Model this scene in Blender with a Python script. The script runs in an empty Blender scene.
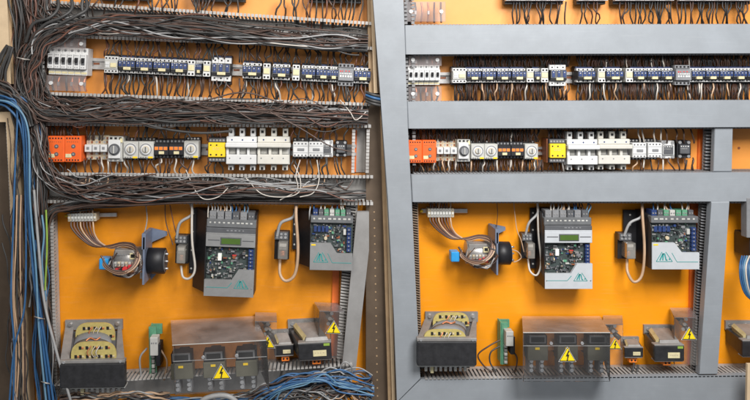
import bpy, math, random
from mathutils import Vector
random.seed(7)
R = random.Random(11)
scene = bpy.context.scene
COL = scene.collection
S = 0.004                    # metres per layout unit
D = 750.0                    # camera distance, layout units
CX, CY = 320.0, 85.0         # where the camera looks straight on

def W(x, y, d):              # a spot seen at x, y standing d proud of the panel -> layout position
    k = (D - d) / D
    return (CX + (x - CX) * k, CY + (y - CY) * k, d)

def V(x, y, d):              # layout -> world
    return Vector(((x - 375) * S, -d * S, (400 - y) * S))

# ------------------------------------------------------------------ materials
M = {}
def mat(name, col, rough=0.5, metal=0.0, var=0.12, scale=30.0, bump=0.0, spec=0.5, bscale=None, dirt=0.0, coat=0.0):
    m = bpy.data.materials.new(name); m.use_nodes = True
    nt = m.node_tree; b = nt.nodes['Principled BSDF']
    b.inputs['Roughness'].default_value = rough
    b.inputs['Metallic'].default_value = metal
    b.inputs['Specular IOR Level'].default_value = spec
    b.inputs['Coat Weight'].default_value = coat
    tc = nt.nodes.new('ShaderNodeTexCoord')
    nz = nt.nodes.new('ShaderNodeTexNoise'); nz.inputs['Scale'].default_value = scale
    nz.inputs['Detail'].default_value = 6; nz.inputs['Roughness'].default_value = 0.65
    geo = nt.nodes.new('ShaderNodeNewGeometry')
    nt.links.new(geo.outputs['Position'], nz.inputs['Vector'])
    rp = nt.nodes.new('ShaderNodeValToRGB')
    rp.color_ramp.elements[0].position = 0.3; rp.color_ramp.elements[1].position = 0.72
    lo = [max(0, c * (1 - var)) for c in col]; hi = [min(1, c * (1 + var)) for c in col]
    rp.color_ramp.elements[0].color = (*lo, 1); rp.color_ramp.elements[1].color = (*hi, 1)
    nt.links.new(nz.outputs['Fac'], rp.inputs['Fac'])
    out = rp.outputs['Color']
    if dirt > 0:
        n2 = nt.nodes.new('ShaderNodeTexNoise'); n2.inputs['Scale'].default_value = 4.5
        n2.inputs['Detail'].default_value = 9; n2.inputs['Roughness'].default_value = 0.7
        nt.links.new(geo.outputs['Position'], n2.inputs['Vector'])
        r2 = nt.nodes.new('ShaderNodeValToRGB')
        r2.color_ramp.elements[0].position = 0.42; r2.color_ramp.elements[1].position = 0.62
        r2.color_ramp.elements[0].color = (1 - dirt, 1 - dirt * 1.05, 1 - dirt * 1.1, 1); r2.color_ramp.elements[1].color = (1, 1, 1, 1)
        nt.links.new(n2.outputs['Fac'], r2.inputs['Fac'])
        mx = nt.nodes.new('ShaderNodeMix'); mx.data_type = 'RGBA'; mx.blend_type = 'MULTIPLY'; mx.inputs['Factor'].default_value = 1
        nt.links.new(out, mx.inputs['A']); nt.links.new(r2.outputs['Color'], mx.inputs['B'])
        out = mx.outputs['Result']
        rr = nt.nodes.new('ShaderNodeMapRange'); rr.inputs['To Min'].default_value = min(1, rough + 0.15); rr.inputs['To Max'].default_value = rough
        nt.links.new(n2.outputs['Fac'], rr.inputs['Value']); nt.links.new(rr.outputs['Result'], b.inputs['Roughness'])
    nt.links.new(out, b.inputs['Base Color'])
    if bump > 0:
        bp = nt.nodes.new('ShaderNodeBump'); bp.inputs['Strength'].default_value = bump; bp.inputs['Distance'].default_value = 0.002
        n3 = nt.nodes.new('ShaderNodeTexNoise'); n3.inputs['Scale'].default_value = bscale or 60; n3.inputs['Detail'].default_value = 4
        nt.links.new(geo.outputs['Position'], n3.inputs['Vector'])
        nt.links.new(n3.outputs['Fac'], bp.inputs['Height']); nt.links.new(bp.outputs['Normal'], b.inputs['Normal'])
    M[name] = m
    return m

def scuff(m, amount=0.10):
    nt = m.node_tree; b = nt.nodes['Principled BSDF']; src = b.inputs['Base Color'].links[0].from_socket
    geo = nt.nodes.new('ShaderNodeNewGeometry'); fac = None
    for sc_, th in (((3, 3, 55), 0.66), ((42, 42, 2.5), 0.69)):
        mp = nt.nodes.new('ShaderNodeMapping'); mp.inputs['Scale'].default_value = sc_; mp.inputs['Rotation'].default_value = (0, 0.07, 0)
        nz = nt.nodes.new('ShaderNodeTexNoise'); nz.inputs['Scale'].default_value = 3; nz.inputs['Detail'].default_value = 5
        nt.links.new(geo.outputs['Position'], mp.inputs['Vector']); nt.links.new(mp.outputs['Vector'], nz.inputs['Vector'])
        r = nt.nodes.new('ShaderNodeMapRange'); r.inputs['From Min'].default_value = th - 0.1; r.inputs['From Max'].default_value = th + 0.05; r.inputs['To Max'].default_value = amount
        nt.links.new(nz.outputs['Fac'], r.inputs['Value'])
        mx = nt.nodes.new('ShaderNodeMix'); mx.data_type = 'RGBA'; nt.links.new(r.outputs['Result'], mx.inputs['Factor'])
        nt.links.new(src, mx.inputs['A']); k = 0.62 if sc_[2] > 10 else 0.16; mx.inputs['B'].default_value = (k, k, k*0.98, 1); src = mx.outputs['Result']
    nt.links.new(src, b.inputs['Base Color'])
def clear_mat(name, tint, haze, hazecol, gloss=0.10, rough=0.08):
    m = bpy.data.materials.new(name); m.use_nodes = True
    nt = m.node_tree; nt.nodes.clear()
    o = nt.nodes.new('ShaderNodeOutputMaterial')
    tr = nt.nodes.new('ShaderNodeBsdfTransparent'); tr.inputs['Color'].default_value = (*tint, 1)
    df = nt.nodes.new('ShaderNodeBsdfDiffuse'); df.inputs['Color'].default_value = (*hazecol, 1)
    gl = nt.nodes.new('ShaderNodeBsdfGlossy'); gl.inputs['Roughness'].default_value = rough; gl.inputs['Color'].default_value = (0.9, 0.9, 0.9, 1)
    a = nt.nodes.new('ShaderNodeMixShader'); b = nt.nodes.new('ShaderNodeMixShader')
    nz = nt.nodes.new('ShaderNodeTexNoise'); nz.inputs['Scale'].default_value = 14; nz.inputs['Detail'].default_value = 7
    geo = nt.nodes.new('ShaderNodeNewGeometry'); nt.links.new(geo.outputs['Position'], nz.inputs['Vector'])
    mr = nt.nodes.new('ShaderNodeMapRange'); mr.inputs['From Min'].default_value = 0.3; mr.inputs['From Max'].default_value = 0.7
    mr.inputs['To Min'].default_value = haze * 0.6; mr.inputs['To Max'].default_value = min(1, haze * 1.35)
    nt.links.new(nz.outputs['Fac'], mr.inputs['Value']); nt.links.new(mr.outputs['Result'], a.inputs['Fac'])
    nt.links.new(tr.outputs[0], a.inputs[1]); nt.links.new(df.outputs[0], a.inputs[2])
    fr = nt.nodes.new('ShaderNodeFresnel'); fr.inputs['IOR'].default_value = 1.45
    ad = nt.nodes.new('ShaderNodeMath'); ad.operation = 'ADD'; ad.inputs[1].default_value = gloss; ad.use_clamp = True
    nt.links.new(fr.outputs[0], ad.inputs[0]); nt.links.new(ad.outputs[0], b.inputs['Fac'])
    nt.links.new(a.outputs[0], b.inputs[1]); nt.links.new(gl.outputs[0], b.inputs[2]); nt.links.new(b.outputs[0], o.inputs['Surface'])
    M[name] = m
    return m

mat('orange_paint', (0.90, 0.325, 0.006), 0.40, var=0.04, scale=3, dirt=0.06, spec=0.35, bump=0.03, bscale=90)
mat('orange_paint_glare', (0.78, 0.31, 0.06), 0.36, var=0.05, scale=3, dirt=0.08, spec=0.5, bump=0.03, bscale=90)  # the orange paint with glare on the upper rows put into its colour
mat('orange_paint_dim', (0.80, 0.29, 0.012), 0.36, var=0.06, scale=3, dirt=0.14, spec=0.35, bump=0.03, bscale=90)  # same orange paint, weaker left-hand light put into the colour, plus dirt
mat('red_orange', (0.72, 0.15, 0.02), 0.5, var=0.08)
mat('duct_grey', (0.44, 0.43, 0.415), 0.55, var=0.10, scale=18, dirt=0.22)
mat('duct_dark', (0.20, 0.20, 0.205), 0.6, var=0.12, scale=18)
mat('strip_grey', (0.27, 0.265, 0.26), 0.5, var=0.05, scale=9, dirt=0.15)
mat('cover_grey', (0.262, 0.284, 0.308), 0.40, var=0.035, scale=9, dirt=0.07, bump=0.03, bscale=25)
mat('white_plastic', (0.64, 0.645, 0.64), 0.4, var=0.05, scale=40, dirt=0.08)
mat('pale_plastic', (0.50, 0.50, 0.47), 0.42, var=0.06, scale=40, dirt=0.12)
mat('cream_label', (0.64, 0.57, 0.34), 0.55, var=0.12, scale=90)
mat('white_label', (0.80, 0.80, 0.76), 0.55, var=0.08, scale=90)
mat('black_plastic', (0.013, 0.013, 0.016), 0.42, var=0.3, scale=40, dirt=0.2)
mat('hole_black', (0.008, 0.008, 0.009), 0.8, var=0.0)
mat('dark_grey', (0.085, 0.088, 0.095), 0.5, var=0.15)
mat('silver_dull', (0.235, 0.237, 0.237), 0.45, var=0.08, dirt=0.15)
mat('olive_dark', (0.115, 0.11, 0.08), 0.45, var=0.12)
mat('gunmetal', (0.13, 0.135, 0.14), 0.4, var=0.15, dirt=0.1)
mat('cream_body', (0.60, 0.585, 0.53), 0.42, var=0.05, dirt=0.1)
mat('board_dull', (0.40, 0.33, 0.17), 0.55, var=0.2, scale=60)
mat('tan_grey', (0.24, 0.17, 0.115), 0.55, var=0.15)
mat('brown_orange', (0.88, 0.36, 0.11), 0.5, var=0.15, dirt=0.15)  # lifted to offset the shade inside the guard
mat('mid_grey', (0.21, 0.215, 0.225), 0.45, var=0.12, dirt=0.1)
mat('blue_plastic', (0.022, 0.045, 0.145), 0.42, var=0.25, scale=60)
mat('blue_dark', (0.022, 0.035, 0.10), 0.42, var=0.25, scale=60)
mat('blue_bright', (0.03, 0.30, 0.66), 0.4, var=0.1)
mat('red_plastic', (0.62, 0.04, 0.045), 0.4, var=0.1)
mat('orange_plastic', (0.85, 0.13, 0.018), 0.42, var=0.08, dirt=0.12)
mat('orange_terminal', (0.85, 0.22, 0.03), 0.45, var=0.1)
mat('yellow_plastic', (0.82, 0.56, 0.02), 0.42, var=0.06)
mat('sign_yellow', (0.90, 0.66, 0.01), 0.45, var=0.03)
mat('board_yellow', (0.47, 0.385, 0.13), 0.6, var=0.18, scale=60)
mat('steel', (0.52, 0.51, 0.50), 0.38, 0.75, var=0.12, scale=50)
mat('steel_dull', (0.33, 0.32, 0.31), 0.5, 0.35, var=0.15, scale=30, dirt=0.25)
mat('bolt_steel', (0.72, 0.72, 0.72), 0.3, 0.8, var=0.1)
mat('copper', (0.70, 0.26, 0.12), 0.42, 0.6, var=0.2)
mat('tan_plastic', (0.52, 0.44, 0.31), 0.55, var=0.15)
mat('brown_plastic', (0.26, 0.085, 0.035), 0.5, var=0.15)
mat('pcb_green', (0.10, 0.28, 0.17), 0.5, var=0.2, scale=80)
mat('pcb_dark', (0.045, 0.06, 0.058), 0.45, var=0.35, scale=120)
mat('lcd_green', (0.065, 0.125, 0.022), 0.3, var=0.08)
mat('silver_face', (0.49, 0.515, 0.54), 0.38, var=0.05, dirt=0.06)
mat('teal_ink', (0.03, 0.27, 0.26), 0.5, var=0.05)
mat('bracket_blue', (0.19, 0.23, 0.32), 0.42, 0.3, var=0.12, dirt=0.1)
mat('winding_black', (0.022, 0.022, 0.024), 0.4, var=0.4, scale=40, bump=0.25, bscale=40)
mat('beige_paint', (0.62, 0.47, 0.30), 0.5, var=0.06, dirt=0.12)
mat('tan_paint', (0.42, 0.29, 0.165), 0.55, var=0.08, dirt=0.2)
mat('shaded_beige', (0.115, 0.080, 0.052), 0.6, var=0.10, scale=8, dirt=0.25)  # beige paint where it lies in shadow, the shade put into the colour
mat('wall_dark', (0.055, 0.04, 0.03), 0.8, var=0.2)
mat('wire_black', (0.046, 0.045, 0.044), 0.5, var=0.3, scale=20)
mat('wire_brown', (0.074, 0.045, 0.035), 0.45, var=0.3, scale=20)
mat('wire_redbrown', (0.14, 0.060, 0.040), 0.45, var=0.25, scale=20)
mat('shade_black', (0.022, 0.021, 0.021), 0.5, var=0.3, scale=20)  # wire black darkened: shade of the covered rows put into the colour
mat('shade_brown', (0.055, 0.026, 0.017), 0.5, var=0.3, scale=20)  # wire brown with the same row shade put in
mat('wire_grey', (0.30, 0.30, 0.30), 0.45, var=0.2, scale=20)
mat('wire_white', (0.52, 0.48, 0.43), 0.45, var=0.12, scale=20)
mat('wire_tan', (0.46, 0.31, 0.20), 0.45, var=0.15, scale=20)
mat('wire_blue', (0.032, 0.105, 0.235), 0.42, var=0.2, scale=20)
mat('wire_lightblue', (0.12, 0.24, 0.35), 0.42, var=0.15, scale=20)
mat('wire_green', (0.25, 0.38, 0.06), 0.45, var=0.15, scale=20)
scuff(M['cover_grey'], 0.035); scuff(M['orange_paint'], 0.03); scuff(M['orange_paint_dim'], 0.04)
clear_mat('clear_front', (0.99, 0.99, 0.99), 0.035, (0.66, 0.66, 0.66), 0.012)
clear_mat('clear_top', (0.99, 0.97, 0.95), 0.19, (0.85, 0.70, 0.64), 0.05, 0.25)  # pinkish haze paints in the orange reflected by the sheet
clear_mat('clear_small', (0.98, 0.97, 0.95), 0.08, (0.65, 0.60, 0.56), 0.02)
clear_mat('clear_cap', (0.86, 0.83, 0.82), 0.24, (0.62, 0.56, 0.56), 0.12, 0.12)
clear_mat('smoked', (0.42, 0.43, 0.45), 0.25, (0.20, 0.20, 0.21), 0.04, 0.15)
clear_mat('relay_clear', (0.82, 0.80, 0.78), 0.35, (0.50, 0.47, 0.42), 0.10, 0.1)

# ------------------------------------------------------------------ mesh builder (x right, y down, d out of the panel)
class MB:
    def __init__(s): s.v = []; s.f = []; s.m = []; s.sm = []; s.mats = []
    def mi(s, name):
        if name not in s.mats: s.mats.append(name)
        return s.mats.index(name)
    def add(s, vs, fs, m, smooth=False):
        o = len(s.v); s.v += vs; k = s.mi(m)
        for f in fs: s.f.append([i + o for i in f]); s.m.append(k); s.sm.append(smooth)
        return s
    def hexa(s, b, f, m):            # b, f: four corners at the back and the front: (x, y, d)
        return s.add(list(b) + list(f), [(0,1,2,3), (7,6,5,4), (0,4,5,1), (1,5,6,2), (2,6,7,3), (3,7,4,0)], m)
    def box(s, x0, x1, y0, y1, d0, d1, m, bev=0.0):
        if bev <= 0:
            return s.hexa([(x0,y0,d0),(x1,y0,d0),(x1,y1,d0),(x0,y1,d0)], [(x0,y0,d1),(x1,y0,d1),(x1,y1,d1),(x0,y1,d1)], m)
        q = bev
        ring = lambda d, e: [(x0+e,y0,d),(x1-e,y0,d),(x1,y0+e,d),(x1,y1-e,d),(x1-e,y1,d),(x0+e,y1,d),(x0,y1-e,d),(x0,y0+e,d)]
        a = ring(d0, q); b = ring(d1 - q, q)
        c = [(min(max(x, x0+q), x1-q), min(max(y, y0+q), y1-q), d1) for x, y, _ in b]
        vs = a + b + c; fs = []
        for lo in (0, 8):
            for i in range(8):
                j = (i + 1) % 8; fs.append((lo+i, lo+8+i, lo+8+j, lo+j))
        # the front ring's corner points coincide in pairs: keep four of them
        fs2 = []
        for f in fs:
            g = []
            for i in f:
                if not any((Vector(vs[i]) - Vector(vs[t])).length < 1e-6 for t in g): g.append(i)
            if len(g) > 2: fs2.append(tuple(g))
        fs2.append((22, 20, 18, 16)) if False else fs2.append((16, 18, 20, 22))
        return s.add(vs, fs2, m)
    def prism(s, poly, d0, d1, m):   # poly in x, y
        n = len(poly)
        vs = [(x, y, d0) for x, y in poly] + [(x, y, d1) for x, y in poly]
        return s.add(vs, [tuple(range(n))[::-1], tuple(range(n, 2*n))] + [(i, (i+1) % n, n + (i+1) % n, n + i) for i in range(n)], m)
    def aprism(s, poly, d0, d1, m):  # poly as seen, front at d1, straight back to d0
        return s.prism([W(x, y, d1)[:2] for x, y in poly], d0, d1, m)
    def cyl(s, c, axis, r, L, m, n=12, r2=None, smooth=True):
        a = Vector(axis).normalized(); c = Vector(c); r2 = r if r2 is None else r2
        u = a.orthogonal().normalized(); w = a.cross(u)
        p = []
        for q, rr in ((c, r), (c + a*L, r2)):
            p += [tuple(q + u*rr*math.cos(2*math.pi*i/n) + w*rr*math.sin(2*math.pi*i/n)) for i in range(n)]
        s.add(p, [(i, (i+1) % n, n + (i+1) % n, n + i) for i in range(n)], m, smooth)
        o = len(s.v) - 2*n; k = s.mi(m)
        s.f += [[o + i for i in range(n)][::-1], [o + n + i for i in range(n)]]; s.m += [k, k]; s.sm += [False, False]
        return s
    def disc(s, x, y, d, r, m, h=0.5, n=10): return s.cyl((x, y, d), (0, 0, 1), r, h, m, n)
    def ring(s, x, y, d, r0, r1, h, m, n=18):
        vs = []
        for rr, dd in ((r0, d), (r1, d), (r1, d+h), (r0, d+h)):
            vs += [(x + rr*math.cos(2*math.pi*i/n), y + rr*math.sin(2*math.pi*i/n), dd) for i in range(n)]
        fs = []
        for k in range(4):
            k2 = (k + 1) % 4
            fs += [(k*n+i, k*n+(i+1) % n, k2*n+(i+1) % n, k2*n+i) for i in range(n)]
        return s.add(vs, fs, m)
    def tube(s, pts, r, m, n=5):
        pts = [Vector(p) for p in pts]; k = len(pts); vs = []
        up = Vector((0.3, 0.2, 1)).normalized(); u = None
        for i, p in enumerate(pts):
            t = (pts[min(i+1, k-1)] - pts[max(i-1, 0)])
            t = t.normalized() if t.length > 1e-9 else Vector((0, 1, 0))
            if u is None: u = t.cross(up) if t.cross(up).length > 1e-3 else t.orthogonal()
            u = (u - t * u.dot(t)); u = u.normalized() if u.length > 1e-6 else t.orthogonal().normalized()
            w = t.cross(u)
            vs += [tuple(p + (u*math.cos(2*math.pi*j/n) + w*math.sin(2*math.pi*j/n)) * r) for j in range(n)]
        fs = [(i*n+j, i*n+(j+1) % n, (i+1)*n+(j+1) % n, (i+1)*n+j) for i in range(k-1) for j in range(n)]
        s.add(vs, fs, m, True)
        return s
    def build(s, name, parent=None, label=None, kind=None):
        me = bpy.data.meshes.new(name)
        vs = s.v
        if parent is None:
            xs = [v[0] for v in vs]; ys = [v[1] for v in vs]; ds = [v[2] for v in vs]
            c = ((min(xs)+max(xs))/2, max(ys), min(ds))
        else: c = (0, 0, 0)
        me.from_pydata([((x-c[0])*S, -(d-c[2])*S, -(y-c[1])*S) for x, y, d in vs], [], s.f)
        for k in s.mats: me.materials.append(M[k])
        me.polygons.foreach_set('material_index', s.m); me.polygons.foreach_set('use_smooth', s.sm)
        me.update()
        import bmesh
        b = bmesh.new(); b.from_mesh(me); bmesh.ops.recalc_face_normals(b, faces=b.faces); b.to_mesh(me); b.free()
        o = bpy.data.objects.new(name, me); COL.objects.link(o)
        if parent is None: o.location = V(*c)
        else: o.parent = parent
        if label: o['label'] = label
        if kind: o['kind'] = kind
        return o

def tag(o, label, cat, group=None):
    o['label'] = label; o['category'] = cat
    if group: o['group'] = group
    return o
def setpos(o, x, y, df, sx=1.0, sy=1.0, roll=0.0):
    px, py, _ = W(x, y, df); k = (D - df) / D
    o.location = V(px, py, 0); o.scale = (k*sx, 1.0, k*sy); o.rotation_euler = (0, math.radians(roll), 0)
def thing(name, label, cat, group=None, at=None):
    o = bpy.data.objects.new(name, None); COL.objects.link(o); o.empty_display_size = 0.02
    tag(o, label, cat, group)
    if at: setpos(o, *at)
    return o
def dup(root, label, group=None, at=None):
    r = root.copy(); COL.objects.link(r); r['label'] = label
    if group: r['group'] = group
    if at: setpos(r, *at)
    for ch in [c for c in bpy.data.objects if c.parent == root]:
        c = ch.copy(); COL.objects.link(c); c.parent = r
        for g in [q for q in bpy.data.objects if q.parent == ch]:
            e = g.copy(); COL.objects.link(e); e.parent = c
    return r
PROTO = {}
def put(kind, label, group, at):
    """first call builds the thing, later ones copy it"""
    if kind in PROTO: return dup(PROTO[kind], label, group, at)
    t = BUILD[kind](label, group); setpos(t, *at); PROTO[kind] = t
    return t
def lerp(a, b, t): return a + (b - a) * t
def crom(P, n):
    P = [Vector(p) for p in P]
    Q = [P[0]*2 - P[1]] + P + [P[-1]*2 - P[-2]]
    out = []; m = len(P) - 1
    for i in range(n + 1):
        t = i / n * m; k = min(int(t), m - 1); f = t - k
        a, b, c, d = Q[k:k+4]
        out.append(0.5*((2*b) + (c-a)*f + (2*a-5*b+4*c-d)*f*f + (3*b-a-3*c+d)*f**3))
    return out
def awire(pts, r, m, n=14, name='wire', label=None, cat='wire', group=None, sides=6):
    mb = MB(); mb.tube(crom([W(*p) for p in pts], n), r, m, sides)
    o = mb.build(name); tag(o, label, cat, group)
    return o

# ================================================================== devices, built once and copied
BUILD = {}
def specks(mb, x0, x1, y, d, m, n, h=0.5):
    w = (x1 - x0) / n
    for i in range(n): mb.box(x0 + w*i + w*0.15, x0 + w*i + w*R.uniform(0.5, 0.85), y, y+h, d-0.2, d+0.12, m)
def strip(mb, x0, x1, y0, y1, d0, d1, m, holes, hr=0.75):
    mb.box(x0, x1, y0, y1, d0, d1, m, 0.3)
    w = (x1 - x0) / holes
    for i in range(holes):
        x = x0 + w*(i+0.5)
        mb.box(x-hr, x+hr, (y0+y1)/2-hr, (y0+y1)/2+hr, d1-0.3, d1+0.12, 'hole_black')
        if i: mb.box(x-w/2-0.14, x-w/2+0.14, y0+0.3, y1-0.3, d1-0.1, d1+0.15, 'mid_grey')

def b_contactor(label, group, w=15.0, h=7.0, terms=4, e=2.5):
    t = thing('contactor', label, 'contactor', group); a = w/2 - 0.25
    b = MB(); b.box(-a, a, -h-2.4, h+3.0, 3, 12, 'black_plastic', 0.4); b.box(-a, a, -h+e, h-e, 12, 21, 'black_plastic', 0.4)
    b.box(-a+0.3, a-0.3, -h-1.5, -h, 12, 14, 'blue_dark'); b.build('body', t)
    for y0, y1 in ((-h, -h+e), (h-e, h)):
        q = MB(); strip(q, -a, a, y0, y1, 12, 18, 'white_plastic', terms, 0.7); q.build('terminal_strip', t)
    q = MB(); q.box(-a+0.3, a-0.3, -h+e+0.5, h-e-2.2, 21, 22.4, 'dark_grey', 0.25)
    for i in range(terms):
        x = -a + (i+0.5)*(2*a/terms); q.box(x-1.35, x+1.35, -h+e+0.9, h-e-3.4, 22.3, 23.0, 'blue_plastic', 0.2)
        q.box(x-0.5, x+0.4, -h+e+2.0, -h+e+3.0, 22.9, 23.2, 'pale_plastic')
    specks(q, -a+0.6, a*0.2, -h+e+0.55, 22.5, 'white_label', 4, 0.4); q.build('front_plate', t)
    q = MB(); q.box(-a*0.35, a*0.5, h-e-3.0, h-e-0.4, 21, 23.6, 'cream_label', 0.2); specks(q, -a*0.25, a*0.4, h-e-2.0, 23.65, 'tan_plastic', 3, 0.4)
    q.build('marker_plate', t)
    return t
BUILD['contactor'] = b_contactor
BUILD['big_contactor'] = lambda l, g: b_contactor(l, g, 17.0, 10.6, 3, 5.2)
def b_white_contactor(label, group):
    t = thing('auxiliary_contactor', label, 'contactor', group)
    b = MB(); b.box(-6.8, 6.8, -9.5, 9.5, 3, 12, 'black_plastic', 0.4); b.box(-6.6, 6.6, -4, 4, 12, 21, 'pale_plastic', 0.4); b.build('body', t)
    for y0, y1 in ((-7.5, -4), (4, 7.5)):
        q = MB(); strip(q, -6.8, 6.8, y0, y1, 11, 20, 'white_plastic', 4, 0.8); q.build('terminal_strip', t)
    q = MB(); q.box(-0.5, 5.6, -1.5, 2.4, 21, 22, 'cream_label', 0.2); q.box(-5.6, -1.4, -2.6, 2.6, 21, 21.6, 'white_plastic', 0.2); specks(q, -5.3, -1.8, 0, 21.6, 'dark_grey', 3)
    q.build('marker_plate', t)
    return t
BUILD['white_contactor'] = b_white_contactor
def b_aux(label, group):
    t = thing('contact_block', label, 'contact block', group)
    b = MB(); b.box(-3.7, 3.7, -9.0, 9.4, 3, 12, 'black_plastic', 0.3); b.box(-3.6, 3.6, -7, 7, 12, 23, 'pale_plastic', 0.5); b.build('body', t)
    for y in (-5.2, 5.2):
        q = MB(); q.box(-3.4, 3.4, y-1.8, y+1.8, 22.8, 23.6, 'white_plastic', 0.2)
        for x in (-1.7, 1.7): q.box(x-0.9, x+0.9, y-0.9, y+0.9, 23.4, 23.75, 'hole_black')
        q.build('terminal_strip', t)
    q = MB(); q.box(-2.9, 2.9, -2.6, 2.2, 23, 23.8, 'cream_label', 0.2); q.build('marker_plate', t)
    return t
BUILD['aux'] = b_aux
def b_grey_contactor(label, group):
    t = thing('grey_contactor', label, 'contactor', group)
    b = MB(); b.box(-7.9, 7.9, -10, 10, 3, 18, 'dark_grey', 0.4); b.box(-7.8, 7.8, -6, 5.5, 18, 24, 'mid_grey', 0.6); b.build('body', t)
    for y0, y1 in ((-10, -6.4), (6.2, 10)):
        q = MB(); strip(q, -7.7, 7.7, y0, y1, 17, 21, 'mid_grey', 4, 1.0); q.build('terminal_strip', t)
    q = MB(); specks(q, -6.3, -2.2, -3.8, 24.1, 'red_plastic', 2, 1.3); specks(q, -1.2, 5.0, -3.8, 24.1, 'red_plastic', 2, 0.9)
    specks(q, -6.3, 6.0, -1.6, 24.1, 'white_label', 7, 1.0); specks(q, -6.3, 6.2, 0.4, 24.1, 'white_label', 5, 1.6); q.build('printed_plate', t)
    return t
BUILD['grey_contactor'] = b_grey_contactor
def b_mcb(label, group):
    t = thing('circuit_breaker', label, 'circuit breaker', group)
    b = MB(); b.box(-2.6, 2.6, -10, 10, 3, 19, 'white_plastic', 0.3); b.box(-2.5, 2.5, -5.4, 5.6, 19, 24, 'white_plastic', 0.4); specks(b, -1.8, 1.8, 4.0, 24.05, 'mid_grey', 2); specks(b, -1.8, 1.8, -4.6, 24.05, 'mid_grey', 3); b.disc(0, -8, 18.8, 1.1, 'mid_grey', 0.4); b.build('body', t)
    q = MB(); q.box(-1.4, 1.4, -2.8, 2.6, 23.6, 24.3, 'dark_grey', 0.1); q.box(-1.0, 1.0, -2.4, 0.6, 24.2, 27, 'hole_black', 0.3); q.build('toggle', t)
    q = MB(); q.box(-2.3, 2.3, 7.5, 9.0, 18.8, 19.4, 'cream_label'); q.build('marker_strip', t)
    return t
BUILD['mcb'] = b_mcb
def b_orange(label, group):
    t = thing('orange_module', label, 'relay module', group)
    b = MB(); b.box(-6.8, 6.8, -11, 11, 3, 26, 'orange_plastic', 0.6)
    for y in (-9.2, 9.2):
        for i in range(5): b.box(-5.3+i*2.3, -4.1+i*2.3, y-0.6, y+0.6, 25.6, 26.15, 'hole_black')
    specks(b, -5, 5, -6.4, 26.05, 'brown_plastic', 6, 0.5); b.build('body', t)
    for y in (-2.4, 4.2):
        q = MB(); q.disc(0.6, y, 25.5, 1.7, 'dark_grey', 1.0); q.disc(0.6, y, 26.4, 0.8, 'bolt_steel', 0.5); q.build('button', t)
    q = MB(); q.box(-5.8, -0.9, 4.0, 7.2, 25.8, 26.4, 'cream_label', 0.2); q.build('marker_plate', t)
    return t
BUILD['orange_module'] = b_orange
def b_fuse_terminal(label, group):
    t = thing('fuse_terminal', label, 'terminal', group)
    b = MB(); b.box(-3.3, 3.3, -11, 11, 3, 14, 'tan_plastic', 0.4)
    for y in (-8.5, -5, 5.5, 9):
        b.disc(-1, y, 13.7, 1.1, 'bolt_steel', 0.6, 8); b.box(0.8, 2.4, y-1, y+1, 13.7, 14.3, 'brown_plastic')
    b.build('body', t)
    q = MB(); q.box(-3.0, 3.0, -3.2, 3.4, 14, 21, 'white_plastic', 0.4); q.box(-1.2, 1.0, -1.2, 1.2, 20.9, 21.3, 'mid_grey'); q.build('fuse_cap', t)
    return t
BUILD['fuse_terminal'] = b_fuse_terminal
def b_motor_protector(label, group):
    t = thing('motor_protector', label, 'motor switch', group)
    b = MB(); b.box(-6.6, 6.6, -11, 11, 3, 20, 'pale_plastic', 0.5); b.box(-6.0, 4.6, -8, 8, 20, 23, 'white_plastic', 0.5)
    for x in (-4, 0, 4): b.box(x-1.1, x+1.1, -10.4, -8.6, 19.6, 20.2, 'hole_black'); b.box(x-1.1, x+1.1, 8.8, 10.6, 19.6, 20.2, 'mid_grey')
    b.box(4.0, 6.2, -9.5, -6, 20, 21.4, 'cream_label'); b.build('body', t)
    q = MB(); q.disc(-0.3, 0, 23, 5.0, 'dark_grey', 1.2, 18); q.disc(-0.3, 0, 24.1, 3.6, 'mid_grey', 2.2, 16); q.box(-0.9, 0.3, -3.4, 3.4, 26, 27.2, 'pale_plastic', 0.3); q.build('knob', t)
    return t
BUILD['motor_protector'] = b_motor_protector
def b_timer(label, group):
    t = thing('timer_relay', label, 'timer', group)
    b = MB(); b.box(-6.6, 6.6, -10, 10, 3, 12, 'black_plastic', 0.3); b.box(-6.6, 6.6, -7.4, 7.6, 12, 23, 'pale_plastic', 0.5)
    for x in (-4.5, -1.5, 1.5, 4.5):
        for y in (-9, 9): b.disc(x, y, 11.6, 0.9, 'steel', 0.7, 8)
    b.box(2.0, 6.0, 5.8, 7.4, 22.8, 23.5, 'yellow_plastic'); specks(b, -5.5, 1, 6.3, 23.05, 'dark_grey', 3, 0.6); b.build('body', t)
    q = MB(); q.disc(0, -0.6, 23, 5.6, 'white_plastic', 0.8, 20); q.ring(0, -0.6, 23.5, 4.5, 5.3, 0.6, 'mid_grey', 20); q.disc(0, -0.6, 23.7, 3.0, 'tan_plastic', 1.2, 16)
    q.disc(0, -0.6, 24.8, 2.4, 'pale_plastic', 0.7, 14); q.box(-0.4, 0.4, -2.8, 1.6, 25.3, 25.9, 'dark_grey'); q.build('dial', t)
    return t
BUILD['timer'] = b_timer
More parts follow.
